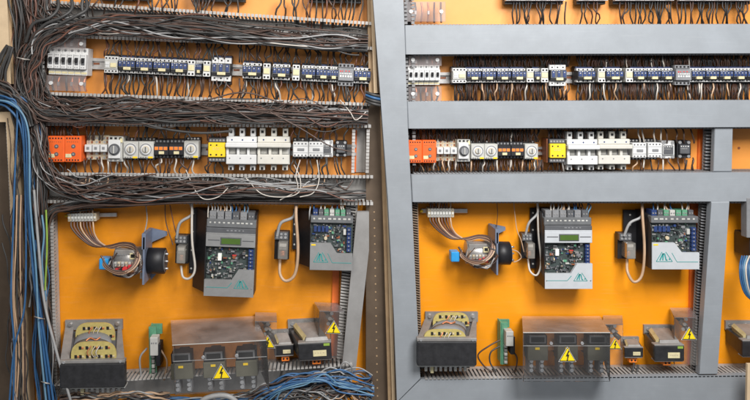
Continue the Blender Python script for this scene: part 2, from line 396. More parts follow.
def b_black_relay(label, group):
    t = thing('black_relay', label, 'relay', group)
    b = MB(); b.box(-6.7, 6.7, -8.6, 8.6, 3, 16, 'black_plastic', 0.4); b.box(-6.6, 6.6, -5, 5.2, 16, 22, 'black_plastic', 0.4)
    for i in range(4):
        for y in (-6.8, 6.9): b.disc(-5+i*3.3, y, 15.8, 1.0, 'mid_grey', 0.6, 8)
    b.build('body', t)
    q = MB(); q.box(-6.1, 5.5, -2.5, 0.9, 21.6, 22.1, 'dark_grey')
    for i in range(3): q.box(-6+i*4.1, -2.8+i*4.1, -2.2, 0.6, 21.8, 22.4, 'orange_terminal', 0.15)
    q.build('marker_strip', t)
    q = MB(); q.box(-2.2, 2.6, 1.8, 4.4, 21.8, 22.6, 'cream_label', 0.2); q.build('marker_plate', t)
    return t
BUILD['black_relay'] = b_black_relay
def b_safety(label, group):
    t = thing('safety_relay', label, 'relay', group)
    b = MB(); b.box(-8.2, 8.2, -12, 12, 3, 22, 'black_plastic', 0.4); b.box(-9.0, -8.2, -12, 12, 3, 20, 'brown_plastic'); b.build('body', t)
    q = MB(); q.box(-7.8, 7.8, -7.4, 6.8, 22, 27, 'yellow_plastic', 0.5)
    for x in (-5.4, -0.2, 4.6): q.disc(x, 4.4, 26.8, 0.9, 'hole_black', 0.4, 8)
    q.disc(-5.4, -5.0, 26.8, 0.8, 'hole_black', 0.4, 8); q.disc(0, -5.0, 26.8, 0.8, 'hole_black', 0.4, 8)
    specks(q, -4, 6, -2.6, 27.05, 'tan_plastic', 5, 0.5); specks(q, -4, 3, -1.0, 27.05, 'tan_plastic', 4, 0.5); q.build('front_cover', t)
    for y in (-9.6, 9.4):
        q = MB(); q.box(-7.6, 7.6, y-2, y+2, 22, 24.5, 'dark_grey', 0.3)
        for i in range(5): q.disc(-6+i*3, y, 24.3, 1.0, 'steel', 0.5, 8)
        q.build('terminal_strip', t)
    return t
BUILD['safety_relay'] = b_safety
def b_fuse_holder(label, group, mt='white_plastic'):
    t = thing('fuse_holder', label, 'fuse holder', group)
    b = MB()
    b.box(-15.4, 15.4, -11, 14.5, 3, 18, mt, 0.5); b.box(-15.2, 15.2, 4.8, 13.5, 18, 26, mt, 0.6); b.box(-15.2, 15.2, -11.5, -6.2, 18, 25, mt, 0.6)
    b.box(-15.2, 15.2, -1.8, 4.8, 17.8, 20, 'mid_grey')
    for x in (-15.2, -4.6, 5.6): b.box(x, x+2.6, -1.8, 4.8, 20, 25, mt, 0.2)
    for x in (-12.3, -1.9, 8.3): b.box(x, x+6.0, -1.3, 4.3, 19.9, 20.6, 'pale_plastic')
    for x in (-9.5, 1, 11.5): b.disc(x, -8.6, 24.8, 0.8, 'blue_plastic', 0.4, 8); b.disc(x-2, 8, 25.8, 0.7, 'mid_grey', 0.4, 8)
    b.build('body', t)
    q = MB(); q.box(-15.6, 16.4, -6.2, -1.8, 20, 29.5, mt, 0.8); q.build('handle', t)
    for x in (-11, 0, 11):
        for y0, y1 in ((-19, -11.5), (14.5, 19.5)):
            q = MB(); q.box(x-2.6, x+2.6, y0, y1, 5, 20, mt, 0.4); q.box(x-1.3, x+1.3, y0+2.2, y0+4.6, 19.7, 20.2, 'hole_black'); q.build('terminal', t)
    return t
BUILD['fuse_white'] = b_fuse_holder
BUILD['fuse_cream'] = lambda l, g: b_fuse_holder(l, g, 'cream_body')
def b_small_white(label, group):
    t = thing('small_contactor', label, 'contactor', group)
    b = MB(); b.box(-7.2, 7.2, -10.5, 10.5, 3, 13, 'black_plastic', 0.4)
    for x in (-5, -1.7, 1.7, 5):
        for y in (-9.2, 9.2): b.disc(x, y, 12.8, 0.9, 'steel', 0.6, 8)
    b.build('base', t)
    q = MB(); q.box(-6.8, 6.8, -7.4, 7.4, 13, 24, 'white_plastic', 0.6)
    for i in range(4):
        for y in (-5.8, 5.8): q.box(-5.6+i*3.2, -4.3+i*3.2, y-0.7, y+0.7, 23.7, 24.15, 'dark_grey')
    q.box(-2.8, 3.4, -1.2, 1.4, 23.8, 24.6, 'mid_grey', 0.2); q.box(-6.4, 6.4, 3.2, 3.6, 23.8, 24.15, 'mid_grey'); q.box(-6.4, 6.4, -3.6, -3.3, 23.8, 24.15, 'mid_grey'); q.build('front_cover', t)
    return t
BUILD['small_white'] = b_small_white
def b_ssr(label, group, mt, pt):
    t = thing('solid_state_relay', label, 'relay', group)
    b = MB(); b.box(-7.0, 7.0, -9, 9, 3, 14, mt, 0.5); b.box(-5.8, 5.8, -5, 5, 14, 16.4, mt, 0.3); b.box(-5.2, 4.4, -4.6, 4.2, 16.3, 17, pt, 0.2)
    specks(b, -5, 4, -3.6, 17.05, 'white_label', 4, 0.7); specks(b, -5, 2, -1.2, 17.05, 'pale_plastic', 5, 0.5); b.box(-5.4, 1.5, 1.2, 3.6, 16.9, 17.2, 'dark_grey'); b.build('body', t)
    for x in (-4.4, 4.4):
        for y in (-7, 7): q = MB(); q.disc(x, y, 13.8, 1.6, 'bolt_steel', 1.2, 10); q.build('screw', t)
    return t
BUILD['ssr_white'] = lambda l, g: b_ssr(l, g, 'white_plastic', 'dark_grey')
BUILD['ssr_black'] = lambda l, g: b_ssr(l, g, 'black_plastic', 'dark_grey')
def b_relay(label, group):
    t = thing('plug_in_relay', label, 'relay', group)
    b = MB(); b.box(-6, 6, -13, 13, 3, 10, 'black_plastic', 0.4); b.box(-6, 5, -13, -6, 10, 15, 'dark_grey', 0.3); b.build('socket', t)
    for x in (-4, -0.6, 2.8):
        for y in (-11.2, -8.2): q = MB(); q.disc(x, y, 14.8, 1.1, 'bolt_steel', 0.7, 8); q.build('screw', t)
    q = MB(); q.box(-2.6, 5.4, -5.6, 10, 10, 24, 'relay_clear', 0.6); q.build('cover', t)
    q = MB(); q.box(-1.8, 4.2, -4.6, 2, 11, 21, 'steel_dull', 0.3); q.cyl((1.2, 2.4, 16), (0, 1, 0), 2.6, 6, 'copper', 10); q.box(-1.5, 4.0, -3.8, -1.0, 21, 21.6, 'white_label'); q.build('coil', t)
    return t
BUILD['relay'] = b_relay

def logo(q, x, y, d, s=1.0):      # teal triangle mark with slanted strokes inside
    def stroke(p0, p1, w):
        a = Vector((*p0, 0)); b = Vector((*p1, 0)); t = (b - a).normalized(); n = Vector((-t.y, t.x, 0))*w/2
        q.prism([((a+n).x*s+x, (a+n).y*s+y), ((b+n).x*s+x, (b+n).y*s+y), ((b-n).x*s+x, (b-n).y*s+y), ((a-n).x*s+x, (a-n).y*s+y)], d, d+0.25, 'teal_ink')
    stroke((-8, 4.6), (8, 4.6), 0.6); stroke((-8, 4.6), (-2.2, -5), 0.6); stroke((8, 4.6), (1.4, -5), 0.6)
    stroke((-4.4, 3.4), (-1.2, -3.6), 1.3); stroke((-1.5, 3.4), (-1.0, -3.6), 1.2); stroke((1.8, 3.2), (0.2, -3.6), 1.2); stroke((1.8, 3.2), (3.2, 3.2), 1.1); stroke((4.6, 2.2), (5.8, 2.2), 1.6)
def board_parts(q, x0, x1, y0, y1, d, n, rr):
    cols = ['black_plastic'] * 5 + ['dark_grey'] * 4 + ['mid_grey'] * 2 + ['pale_plastic', 'pcb_green', 'steel', 'steel', 'tan_plastic', 'blue_plastic', 'dark_grey', 'mid_grey', 'mid_grey', 'brown_plastic', 'steel_dull']
    for _ in range(n):
        x = rr.uniform(x0, x1-2); y = rr.uniform(y0, y1-2); w = rr.choice((0.8, 1.2, 1.6, 2.4, 3.6)); h = rr.choice((0.7, 1.0, 1.5, 2.2))
        h0 = rr.uniform(0.5, 2.4)
        q.box(x, min(x+w, x1), y, min(y+h, y1), d-0.1, d+h0, rr.choice(cols))
def header(t, w, y0, y1, d, cols):     # row of plug connectors along the top edge
    n = len(cols); step = 2*w / n
    for i, c in enumerate(cols):
        q = MB(); x = -w + i*step
        q.box(x+0.5, x+step-0.5, y0, y1, d-16, d-3, c, 0.3)
        for k in range(2): q.disc(x+step*(0.3+0.4*k), (y0+y1)/2, d-3.2, 0.8, 'steel', 0.6, 8)
        q.build('connector', t)
def chassis(t, w, y0, y1, df, wedge, plate):
    b = MB()
    b.hexa([(-w-wedge, y0, 3), (w, y0, 3), (w, y1+wedge*0.08, 3), (-w-wedge, y1+wedge*0.08-1, 3)],
           [(-w, y0+2, df-9), (w, y0+2, df-9), (w, y1, df-9), (-w, y1, df-9)], 'black_plastic')
    b.hexa([(-w-0.3, y0+3, df-9), (-w+0.5, y0+3, df-9), (-w+0.5, y1, df-9), (-w-0.3, y1, df-9)], [(-w-0.3, y0+14, df-1), (-w+0.5, y0+14, df-1), (-w+0.5, y1, df-1), (-w-0.3, y1, df-1)], 'black_plastic')
    b.build('chassis', t)
    q = MB(); q.box(-w-wedge-plate, -w-wedge+2, y0+1, y1-13, 2, 4.5, 'black_plastic', 0.3)
    for k in range(4):
        yy = lerp(y0+6, y1-18, k/3); q.disc(-w-wedge-plate/2+0.3, yy, 4.3, 1.0, 'pale_plastic', 0.4, 8)
    q.build('mounting_flange', t)
def big_controller(label, at, wedge, plate, seed, face='silver_face'):
    rr = random.Random(seed)
    t = thing('motor_controller', label, 'controller', 'motor controllers with display', at); w = 23.7; df = 34
    chassis(t, w, -38, 40, df, wedge, plate)
    header(t, w-1.5, -39, -31.5, df-2, ['mid_grey', 'mid_grey', 'mid_grey', 'dark_grey', 'mid_grey', 'dark_grey'])
    q = MB(); q.box(-w, w, -32, -24.5, df-10, df-2, 'gunmetal', 0.5); specks(q, -w+2, w-2, -29.8, df-1.9, 'pale_plastic', 10, 1.4); q.build('terminal_strip', t)
    q = MB(); q.box(-w, w, -24.3, -18.4, df-6, df-0.5, 'dark_grey', 0.5); q.box(-w, w, -19.6, -18.4, df-3, df-0.2, face, 0.2); specks(q, -w*0.2, w*0.6, -22.8, df-0.4, 'mid_grey', 5, 1.2); q.build('vent_cover', t)
    q = MB(); q.box(-w, w, -18.3, -6.6, df-4, df, face, 0.4)
    for a, b2 in ((-w+2, -10.4), (11.4, w-1.5)): q.box(a, b2, -13.2, -12.4, df-0.2, df+0.15, 'dark_grey')
    q.build('display_panel', t)
    q = MB(); q.box(-9.6, 10.4, -15.8, -8.6, df-0.5, df+0.6, 'dark_grey', 0.3); q.box(-8.6, 9.4, -14.8, -9.6, df+0.3, df+0.8, 'lcd_green'); q.build('screen', t)
    q = MB(); q.box(-w, w, -6.6, 30, df-8, df-6, 'pcb_dark'); board_parts(q, -w+1, w-7, -5.5, 28, df-6, 190, rr)
    q.box(-12, -8.4, 0.5, 7.2, df-6, df-3.2, 'white_label', 0.2); q.box(1.8, 5.8, 1.4, 2.2, df-5, df-3.4, 'red_plastic'); q.disc(3.6, 3.4, df-6, 1.6, 'brown_plastic', 3); q.build('circuit_board', t)
    for i in range(6):
        q = MB(); q.box(w-6.2, w-1.6, -4.6+i*3.5, -1.6+i*3.5, df-6, df-1.6, 'blue_plastic', 0.3); q.disc(w-4, -3.1+i*3.5, df-1.8, 0.7, 'steel', 0.5, 8); q.build('blue_terminal', t)
    q = MB(); q.prism([(-w, 24.5), (2.2, 24.5), (8.6, 14.4), (w, 14.4), (w, 40), (-w, 40)], df-3, df+0.3, face)
    q.box(-w+1.5, -1.5, 31.4, 31.9, df+0.2, df+0.5, 'teal_ink'); q.prism([(-1.5, 31.4), (2.4, 26.6), (2.9, 27.0), (-1.3, 31.9)], df+0.2, df+0.5, 'teal_ink')
    q.disc(-w+1.6, 31.6, df+0.2, 0.7, 'steel', 0.5, 8); q.disc(w-1.8, 31.6, df+0.2, 0.7, 'steel', 0.5, 8); q.build('lower_cover', t)
    q = MB(); logo(q, 11.8, 28.0, df+0.25, 0.85); q.build('logo', t)
    q = MB(); q.box(-w, w, -6.4, 14, df-0.6, df-0.2, 'smoked'); q.build('window', t) if False else None
    q = MB(); q.prism([(-4, 40), (4, 40), (3, 42.5), (-3, 42.5)], df-14, df-8, 'black_plastic'); q.build('bottom_plug', t)
    return t
def small_controller(label, at, wedge, plate, seed, face='silver_face'):
    rr = random.Random(seed)
    t = thing('drive_controller', label, 'controller', 'drive controllers without display', at); w = 23.6; df = 34
    chassis(t, w, -28, 27, df, wedge, plate)
    header(t, w-2, -31, -25, df-3, ['blue_plastic', 'dark_grey', 'pcb_green', 'pale_plastic', 'pcb_green', 'pcb_green', 'dark_grey'])
    q = MB(); q.box(-w, w, -25.5, -18.8, df-10, df-1.5, 'gunmetal', 0.5); specks(q, -w+2, w-1, -23.8, df-1.4, 'pale_plastic', 8, 1.6); q.build('terminal_strip', t)
    q = MB(); q.box(-w, w, -18.8, 26, df-8, df-6, 'pcb_dark'); board_parts(q, -w+1, w-7, -18, 14, df-6, 150, rr)
    q.cyl((-6.5, -3.5, df-6), (0, 0, 1), 1.8, 3, 'tan_plastic'); q.box(13, 16, -12.5, -7, df-6, df-3, 'pale_plastic', 0.3)
    for i in range(4): q.box(-20+i*4.3, -16.6+i*4.3, -15.2, -9.6, df-6, df-3, 'blue_plastic', 0.3)
    q.build('circuit_board', t)
    for i in range(6):
        q = MB(); q.box(w-6.6, w-2.0, -14.2+i*4.0, -10.8+i*4.0, df-6, df-1.6, 'blue_plastic', 0.3); q.disc(w-4.4, -12.5+i*4, df-1.8, 0.8, 'steel', 0.5, 8); q.build('blue_terminal', t)
    q = MB(); q.prism([(-w, 0.6), (-1.0, 0.6), (6.4, 10.4), (w, 10.4), (w, 27), (-w, 27)], df-3, df+0.3, face)
    q.box(1.6, w-1.2, 19.4, 19.9, df+0.2, df+0.5, 'teal_ink'); q.prism([(1.6, 19.9), (-3.6, 10.6), (-4.1, 10.8), (1.1, 19.9)], df+0.2, df+0.5, 'teal_ink')
    q.box(-w+1.2, -w+6, 1.8, 3.2, df+0.2, df+0.5, 'yellow_plastic'); q.build('lower_cover', t)
    q = MB(); logo(q, -11.5, 14.6, df+0.25, 1.0); q.build('logo', t)
    return t

def warn_sign(t, x, y, d, s):
    q = MB()
    tri = lambda k, cy=0: [(x, y - 9.2*s*k + cy), (x + 10.2*s*k, y + 8.0*s*k + cy), (x - 10.2*s*k, y + 8.0*s*k + cy)]
    q.prism(tri(1.06), d, d+0.3, 'white_label'); q.prism(tri(1.0), d+0.3, d+0.5, 'hole_black'); q.prism(tri(0.86, -0.1*s), d+0.5, d+0.7, 'sign_yellow')
    o = q.build('warning_sign', t, label='yellow triangular high voltage sign with black bolt')
    b = MB(); b.prism([(x+1.0*s, y-5.6*s), (x-2.3*s, y+1.7*s), (x-0.2*s, y+1.4*s), (x-0.9*s, y+6.2*s), (x-1.8*s, y+4.6*s), (x-0.6*s, y+7.3*s), (x+1.3*s, y+5.0*s), (x+0.2*s, y+5.6*s), (x+2.2*s, y-0.8*s), (x+0.2*s, y-0.3*s), (x+2.3*s, y-4.8*s)], d+0.7, d+0.9, 'hole_black')
    b.build('bolt_symbol', o)

def big_transformer(label, at, sk, lift, boards):
    t = thing('power_transformer', label, 'transformer', 'power transformers with yellow winding boards', at)   # origin: middle of the front black block
    B = lambda x, y, d: (x + sk*(46-d)/43, y + lift*(46-d)/43, d)     # the frame leans back towards the wall
    q = MB(); q.prism([B(x, y, 2)[:2] for x, y in ((-27, -27.5), (29, -27.5), (29, -17), (-27, -17))], 0, 3, 'steel_dull')
    for x in (-22, 24):
        c = B(x, -23.5, 3); q.disc(c[0], c[1], 2.8, 2.8, 'steel', 0.6, 12); q.disc(c[0], c[1], 3.2, 1.7, 'bolt_steel', 2.2, 8)
    q.build('mounting_plate', t)
    c = MB()
    for xa, xb in ((-29.8, -21.5), (21.5, 29.8)):    # two laminated arms running from the wall to the front
        c.hexa([B(xa+2.5, -20, 3), B(xb+2.5 if xa < 0 else xb-2, -20, 3), B(xb+2.5 if xa < 0 else xb-2, 4, 3), B(xa+2.5, 4, 3)], [(xa, -14, 46), (xb, -14, 46), (xb, 12, 46), (xa, 12, 46)], 'steel_dull')
    c.hexa([B(-24, -16, 3), B(24, -16, 3), B(24, 5, 3), B(-24, 5, 3)], [(-22, -12, 45.5), (22, -12, 45.5), (22, 11, 45.5), (-22, 11, 45.5)], 'dark_grey')
    c.box(-30, 30, -15.4, -12.2, 41, 47, 'steel_dull', 0.4); c.build('core', t)
    for x in (-26, 26):
        q = MB(); q.disc(x, -13.8, 46.6, 1.4, 'bolt_steel', 1.2, 8); q.build('bolt', t)
    q = MB(); q.box(-29.8, 29.8, -12, 12, 40, 48, 'winding_black', 0.9); q.build('winding_block', t)
    q = MB(); n = 14
    top = lambda d: B(0, -21.5, d)
    for d0, d1 in ((12, 26), (26, 39)):
        a = [(B(18*math.cos(math.pi - math.pi*i/n), -15 - 9*math.sin(math.pi*i/n), d0)) for i in range(n+1)]; b2 = [(B(18*math.cos(math.pi - math.pi*i/n), -15 - 9*math.sin(math.pi*i/n), d1)) for i in range(n+1)]
        q.add(a + b2, [(i, i+1, n+2+i, n+1+i) for i in range(n)] + [tuple(range(n+1))[::-1], tuple(range(n+1, 2*n+2))], 'mid_grey', True)
    q.tube(crom([B(-6, -24, 30), B(-2, -25.5, 28), B(3, -24.5, 30), B(7, -25, 27)], 8), 0.8, 'copper'); q.build('coil', t)
    for (d, yb, ww, hh, xo) in boards:
        q = MB(); n = 16
        arc = [(xo + math.copysign(abs(math.cos(math.pi - math.pi*i/n))**0.5, math.cos(math.pi - math.pi*i/n))*ww, yb - hh*math.sin(math.pi*i/n)**0.6) for i in range(n+1)]
        q.prism(arc, d, d+2.2, 'board_yellow')
        for row, cnt in ((0.22, 7), (0.68, 5)):
            for i in range(cnt):
                x = xo + lerp(-ww*0.80, ww*0.80, i/(cnt-1)) * (1 - 0.25*(row > .5)) + R.uniform(-1, 1); y = yb - hh*row
                q.box(x-1.2, x+1.2, y-1.9, y+1.5, d+2, d+2.4, 'hole_black')
                q.box(x+1.5, x+3.4, y-1.0, y+0.7, d+2, d+3.0, R.choice(('tan_plastic', 'steel', 'copper')), 0.2)
        for i in range(3): q.tube(crom([(xo-4+i*4, yb-hh*0.2, d+2), (xo-5+i*4, yb-hh*0.5, d+5), (xo-2+i*4, yb-hh*0.8, d+3)], 6), 0.55, ('copper', 'tan_plastic', 'wire_white')[i])
        q.build('winding_board', t)
    q = MB(); q.box(-29, 29, 12.4, 14.5, 34, 44, 'pale_plastic', 0.3); q.build('insulating_strip', t)
    q = MB(); q.box(-24, 26, 15, 20, 28, 33, 'dark_grey', 0.3)
    for i in range(9):
        x = -19 + i*5; q.box(x-1.4, x+1.4, 14.5, 22.5, 32.5, 35.5, 'steel' if i % 2 else 'pale_plastic', 0.3); q.disc(x, 17, 35.2, 1.2, 'bolt_steel', 0.7, 8)
    q.box(-14.6, -11.4, 15, 24, 33, 36.5, 'cream_label', 0.3); q.build('terminal_strip', t)
    return t
def mid_transformer(label, at, group, w=14.5, h=7.5, k=1.0, sk=4.4, lift=0.0, lug=1):
    t = thing('control_transformer', label, 'transformer', group, at)   # origin: middle of the front face
    B = lambda x, y, d: (x + sk*(37*k-d)/(34*k), y + lift*(37*k-d)/(34*k), d)
    q = MB(); q.prism([B(x, y, 2)[:2] for x, y in ((-w, -h-9.5*k), (w, -h-9.5*k), (w, -h), (-w, -h))], 0, 3, 'steel_dull')
    for x in (-w*0.72, w*0.45):
        c = B(x, -h-5.5*k, 3); q.disc(c[0], c[1], 2.8, 1.6*k, 'bolt_steel', 1.4, 8)
    q.build('mounting_plate', t)
    c = MB(); c.hexa([B(-w*0.97, -h-1.5*k, 3), B(w*0.97, -h-1.5*k, 3), B(w*0.97, h*0.6, 3), B(-w*0.97, h*0.6, 3)], [(-w, -h-0.2, 35*k), (w, -h-0.2, 35*k), (w, h, 35*k), (-w, h, 35*k)], 'winding_black'); c.build('core', t)
    c = MB(); c.hexa([B(-w*0.55, -h-7.5*k, 6), B(w*0.72, -h-7.5*k, 6), B(w*0.72, -h-1, 6), B(-w*0.55, -h-1, 6)], [(-w*0.5, -h-4.2*k, 32*k), (w*0.78, -h-4.2*k, 32*k), (w*0.9, -h, 34*k), (-w*0.6, -h, 34*k)], 'steel_dull'); c.build('coil', t)
    c = MB(); c.hexa([B(-w*0.78, -h-6*k, 8), B(-w*0.58, -h-8.6*k, 8), B(-w*0.56, -h-1, 8), B(-w*0.72, -h-1, 8)], [(-w*0.72, -h-3*k, 30*k), (-w*0.5, -h-5.4*k, 30*k), (-w*0.5, -h, 30*k), (-w*0.72, -h, 30*k)], 'board_dull'); c.build('winding_board', t)
    f = MB(); f.box(-w-0.4, w+0.4, -h-1.4*k, -h, 30*k, 37*k, 'steel_dull', 0.3); f.box(-w-0.3, w+0.3, -h, h, 34*k, 37.2*k, 'winding_black', 0.5); f.box(-w*0.98, w*0.98, h, h+1.2, 28*k, 36*k, 'steel_dull', 0.3); f.build('front_plate', t)
    f = MB(); f.box(-w*0.12, w*0.70, -h*0.15, h*0.6, 37*k, 37*k+0.6, 'cream_label', 0.1); specks(f, -w*0.02, w*0.6, h*0.1, 37*k+0.7, 'tan_plastic', 4, 0.8); f.build('rating_plate', t)
    if k > 0.7:
        f = MB(); f.box(w*0.55, w*0.92, -h+0.2, -h+2.4, 37*k, 37*k+0.6, 'wire_green'); f.build('green_label', t)
    if lug:
        f = MB(); f.box(-3.2, 4.6, h+1.2, h+7, 22*k, 31*k, 'orange_terminal', 0.5); f.disc(-1.0, h+4.4, 31*k-0.2, 1.0, 'hole_black', 0.5, 8); f.disc(2.6, h+4.4, 31*k-0.2, 1.0, 'hole_black', 0.5, 8); f.build('orange_terminal', t)
    return t
def big_cover(label, at, ft, fb, bt, sk, yseam):
    t = thing('clear_guard', label, 'cover', 'large clear guards over the contactor trio', at)     # origin: middle of the front face
    f = MB(); f.box(-43.5, 43.5, ft, fb, 61, 62, 'clear_front', 0.2); f.build('front_sheet', t)
    f = MB(); f.hexa([(-43.5+sk, bt, 4), (41+sk, bt, 4), (41+sk, bt+0.8, 4), (-43.5+sk, bt+0.8, 4)], [(-43.5, ft-0.8, 62), (43.5, ft-0.8, 62), (43.5, ft, 62), (-43.5, ft, 62)], 'clear_top')
    f.tube([(-43.5, ft-0.4, 62.2), (43.5, ft-0.4, 62.2)], 0.45, 'pale_plastic', 4); f.build('top_sheet', t)
    for s in (-1, 1):
        f = MB(); x = s*43.2; x2 = x + sk - (2 if s > 0 else 0); f.hexa([(x2, bt+1, 4), (x2+0.8, bt+1, 4), (x2+0.8, 22, 4), (x2, 22, 4)], [(x, ft, 61), (x+0.8, ft, 61), (x+0.8, fb, 61), (x, fb, 61)], 'clear_small'); f.build('side_sheet', t)
    f = MB(); f.box(-40+sk*0.8, 40+sk*0.8, bt+2.5, 18, 17, 19, 'brown_orange', 0.3); f.build('added_backing', t)  # board added so orange shows where the panel behind lies in shade
    f = MB(); f.box(-43.4, 43.4, yseam, yseam+0.4, 62, 62.3, 'wire_grey'); f.build('seam', t)
    for x in (-15.5, 15.5):
        f = MB(); f.disc(x, yseam-2.5, 62, 1.6, 'bolt_steel', 1.2, 10); f.build('screw', t)
    warn_sign(t, 0.6, 5.5, 62.6, 0.82)
    return t
def bay_contactor(label, group, at):
    if 'bay' in PROTO: return dup(PROTO['bay'], label, group, at)
    t = thing('power_contactor', label, 'contactor', group, at); PROTO['bay'] = t
    b = MB(); b.box(-5, 5, -15, 13, 4, 27, 'black_plastic', 0.6); b.hexa([(-9.5, -16, 26), (9.5, -16, 26), (9.5, -6, 26), (-9.5, -6, 26)], [(-10, -15, 38), (10, -15, 38), (10, -6, 38), (-10, -6, 38)], 'black_plastic')
    b.box(-10.5, 10.5, -5.6, 10, 28, 40, 'olive_dark', 0.6); b.build('body', t)
    f = MB(); f.box(-8.5, 8.5, -15.5, -7.5, 38, 39.4, 'mid_grey', 0.3); f.box(-6.8, 6.8, -14, -9, 39.3, 39.8, 'hole_black'); f.build('window', t)
    f = MB(); f.box(-3, 1.6, -3.6, -1.4, 40, 40.6, 'yellow_plastic', 0.1); f.build('marker_plate', t)
    for x in (-5.5, 5.5):
        f = MB(); f.box(x-2.2, x+2.2, 10, 25, 22, 34, 'mid_grey', 0.3)
        for y in (12, 17, 21.5): f.disc(x, y, 34, 1.9, 'bolt_steel', 2.2, 10)
        f.build('terminal', t)
    return t
def small_cover(label, at, h0, h1, w, sgn, group, sk=0.0, lift=0.0):
    t = thing('clear_shroud', label, 'cover', group, at)
    f = MB(); f.box(-w, w, h0, h1, 30, 31, 'clear_small', 0.2); f.build('front_sheet', t)
    f = MB(); f.hexa([(-w+sk, h0+lift-0.7, 3), (w+sk, h0+lift-0.7, 3), (w+sk, h0+lift, 3), (-w+sk, h0+lift, 3)], [(-w, h0-0.7, 31), (w, h0-0.7, 31), (w, h0, 31), (-w, h0, 31)], 'clear_cap'); f.build('top_sheet', t)
    f = MB(); f.hexa([(-w+sk, h0+lift, 3), (-w+sk+0.6, h0+lift, 3), (-w+sk+0.6, h1-8, 3), (-w+sk, h1-8, 3)], [(-w, h0, 30), (-w+0.6, h0, 30), (-w+0.6, h1, 30), (-w, h1, 30)], 'clear_small'); f.build('side_sheet', t)
    f = MB()
    for i in range(3): f.cyl((-w*0.3+i*2+sk*.5, h0+5+i*4, 8+i*4), (0.6, 0.5, 0.4), 2.6, 8, ('black_plastic', 'steel_dull', 'black_plastic')[i], 10); f.disc(w*0.2-i*1.5+sk*.4, h0+5+i*5, 18, 1.7, 'bolt_steel', 2, 10)
    f.build('terminal', t)
    warn_sign(t, *sgn)
    return t
def rotary_unit(label, at):
    t = thing('rotary_transducer', label, 'rotary unit', 'round wired units on grey brackets', at)    # origin at the bracket plate
    q = MB(); q.box(-1.0, 0.8, -20, 22, 2, 34, 'bracket_blue', 0.2)
    q.prism([(0.8, -23), (15, -20), (15, -16.5), (0.8, -10)], 4, 6, 'bracket_blue'); q.prism([(0.8, 13), (11, 13), (0.8, 24.5)], 4, 6, 'bracket_blue'); q.box(-2, 1.4, -23, -9, 3, 34, 'bracket_blue', 0.2); q.build('bracket', t)
    q = MB(); q.cyl((0.8, 4, 18), (1, 0, 0), 11.5, 15, 'black_plastic', 22); q.cyl((15.8, 4, 18), (1, 0, 0), 10, 0.8, 'dark_grey', 20); q.build('drum', t)
    for y in (-3, 3.5, 10):
        q = MB(); q.cyl((15.5, y, 22), (1, 0, 0), 0.9, 4, 'steel', 8); q.build('pin', t)
    q = MB(); q.cyl((-28, 3, 18), (1, 0, 0), 11.5, 26, 'steel', 20); q.box(-27, -8, -7, 0.6, 24, 28, 'steel_dull', 0.6); q.box(-13, -7.5, -5, 0.5, 30, 30.6, 'cream_label'); q.box(-12, -8.6, -4, -1, 30.5, 30.8, 'hole_black'); specks(q, -25, -15, -4, 30.1, 'mid_grey', 4, 0.8); q.build('housing', t)
    for i in range(7):
        q = MB(); x = -27 + i*3.2; q.box(x, x+2.4, 3, 7, 26, 31, 'tan_plastic' if i % 2 else 'pale_plastic', 0.3); q.disc(x+1.2, 5, 31, 0.9, 'steel', 0.6, 8); q.build('terminal', t)
    q = MB(); q.box(-14, -9, 5, 10, 30, 34, 'red_plastic', 0.6); q.cyl((-16.5, 8.5, 31), (0, 0, 1), 2.2, 3, 'red_plastic', 10); q.build('red_plug', t)
    q = MB(); q.box(-43, -34.6, 2.6, 12.6, 8, 20, 'blue_bright', 0.8); q.box(-34.6, -27, 5, 10, 9, 16, 'black_plastic', 0.3); q.build('blue_block', t)
    q = MB()
    for i in range(3): q.box(-26+i*4, -23.5+i*4, 9, 13, 27, 31, ('red_plastic', 'black_plastic', 'wire_tan')[i], 0.4)
    q.box(-7, -5, 14, 21, 12, 16, 'steel', 0.3); q.build('clamp', t)
    q = MB(); rr = random.Random(int(at[0]))
    for i in range(13):
        a0 = rr.uniform(-1.2, 0.6); pts = []
        for k in range(7):
            a = a0 + k*rr.uniform(0.45, 0.62); e = 1 + rr.uniform(-.12, .12); pts.append((-16 + 14*math.cos(a)*e + rr.uniform(-1, 1), 3 + 11*math.sin(a)*e + rr.uniform(-1, 1), 31 + rr.uniform(0, 7)))
        q.tube(crom(pts, 18), rr.uniform(0.45, 0.75), rr.choice(('wire_brown', 'wire_brown', 'wire_tan', 'wire_redbrown', 'wire_black', 'wire_white', 'wire_grey')), 5)
    q.build('wiring', t)
    return t
def terminal_block(label, at):
    t = thing('terminal_block', label, 'terminal block', 'cream terminal blocks above the looms', at)
    q = MB(); q.box(-18, 29, -2.2, 2.2, 3, 6, 'steel', 0.3); q.build('rail', t)
    for i in range(9):
        q = MB(); x = -13.2 + i*2.95; q.box(x, x+2.7, -4.4, 4.4, 6, 18, 'pale_plastic' if i not in (0, 8) else 'tan_plastic', 0.3)
        for y in (-2.6, 2.6): q.disc(x+1.35, y, 17.8, 0.8, 'steel_dull', 0.4, 8)
        q.box(x+0.3, x+2.4, -0.8, 0.8, 17.8, 18.3, 'white_label'); q.build('terminal', t)
    q = MB(); q.box(-19.5, -16.5, -1.2, 1.2, 4, 8, 'yellow_plastic', 0.3); q.build('end_stop', t)
    return t
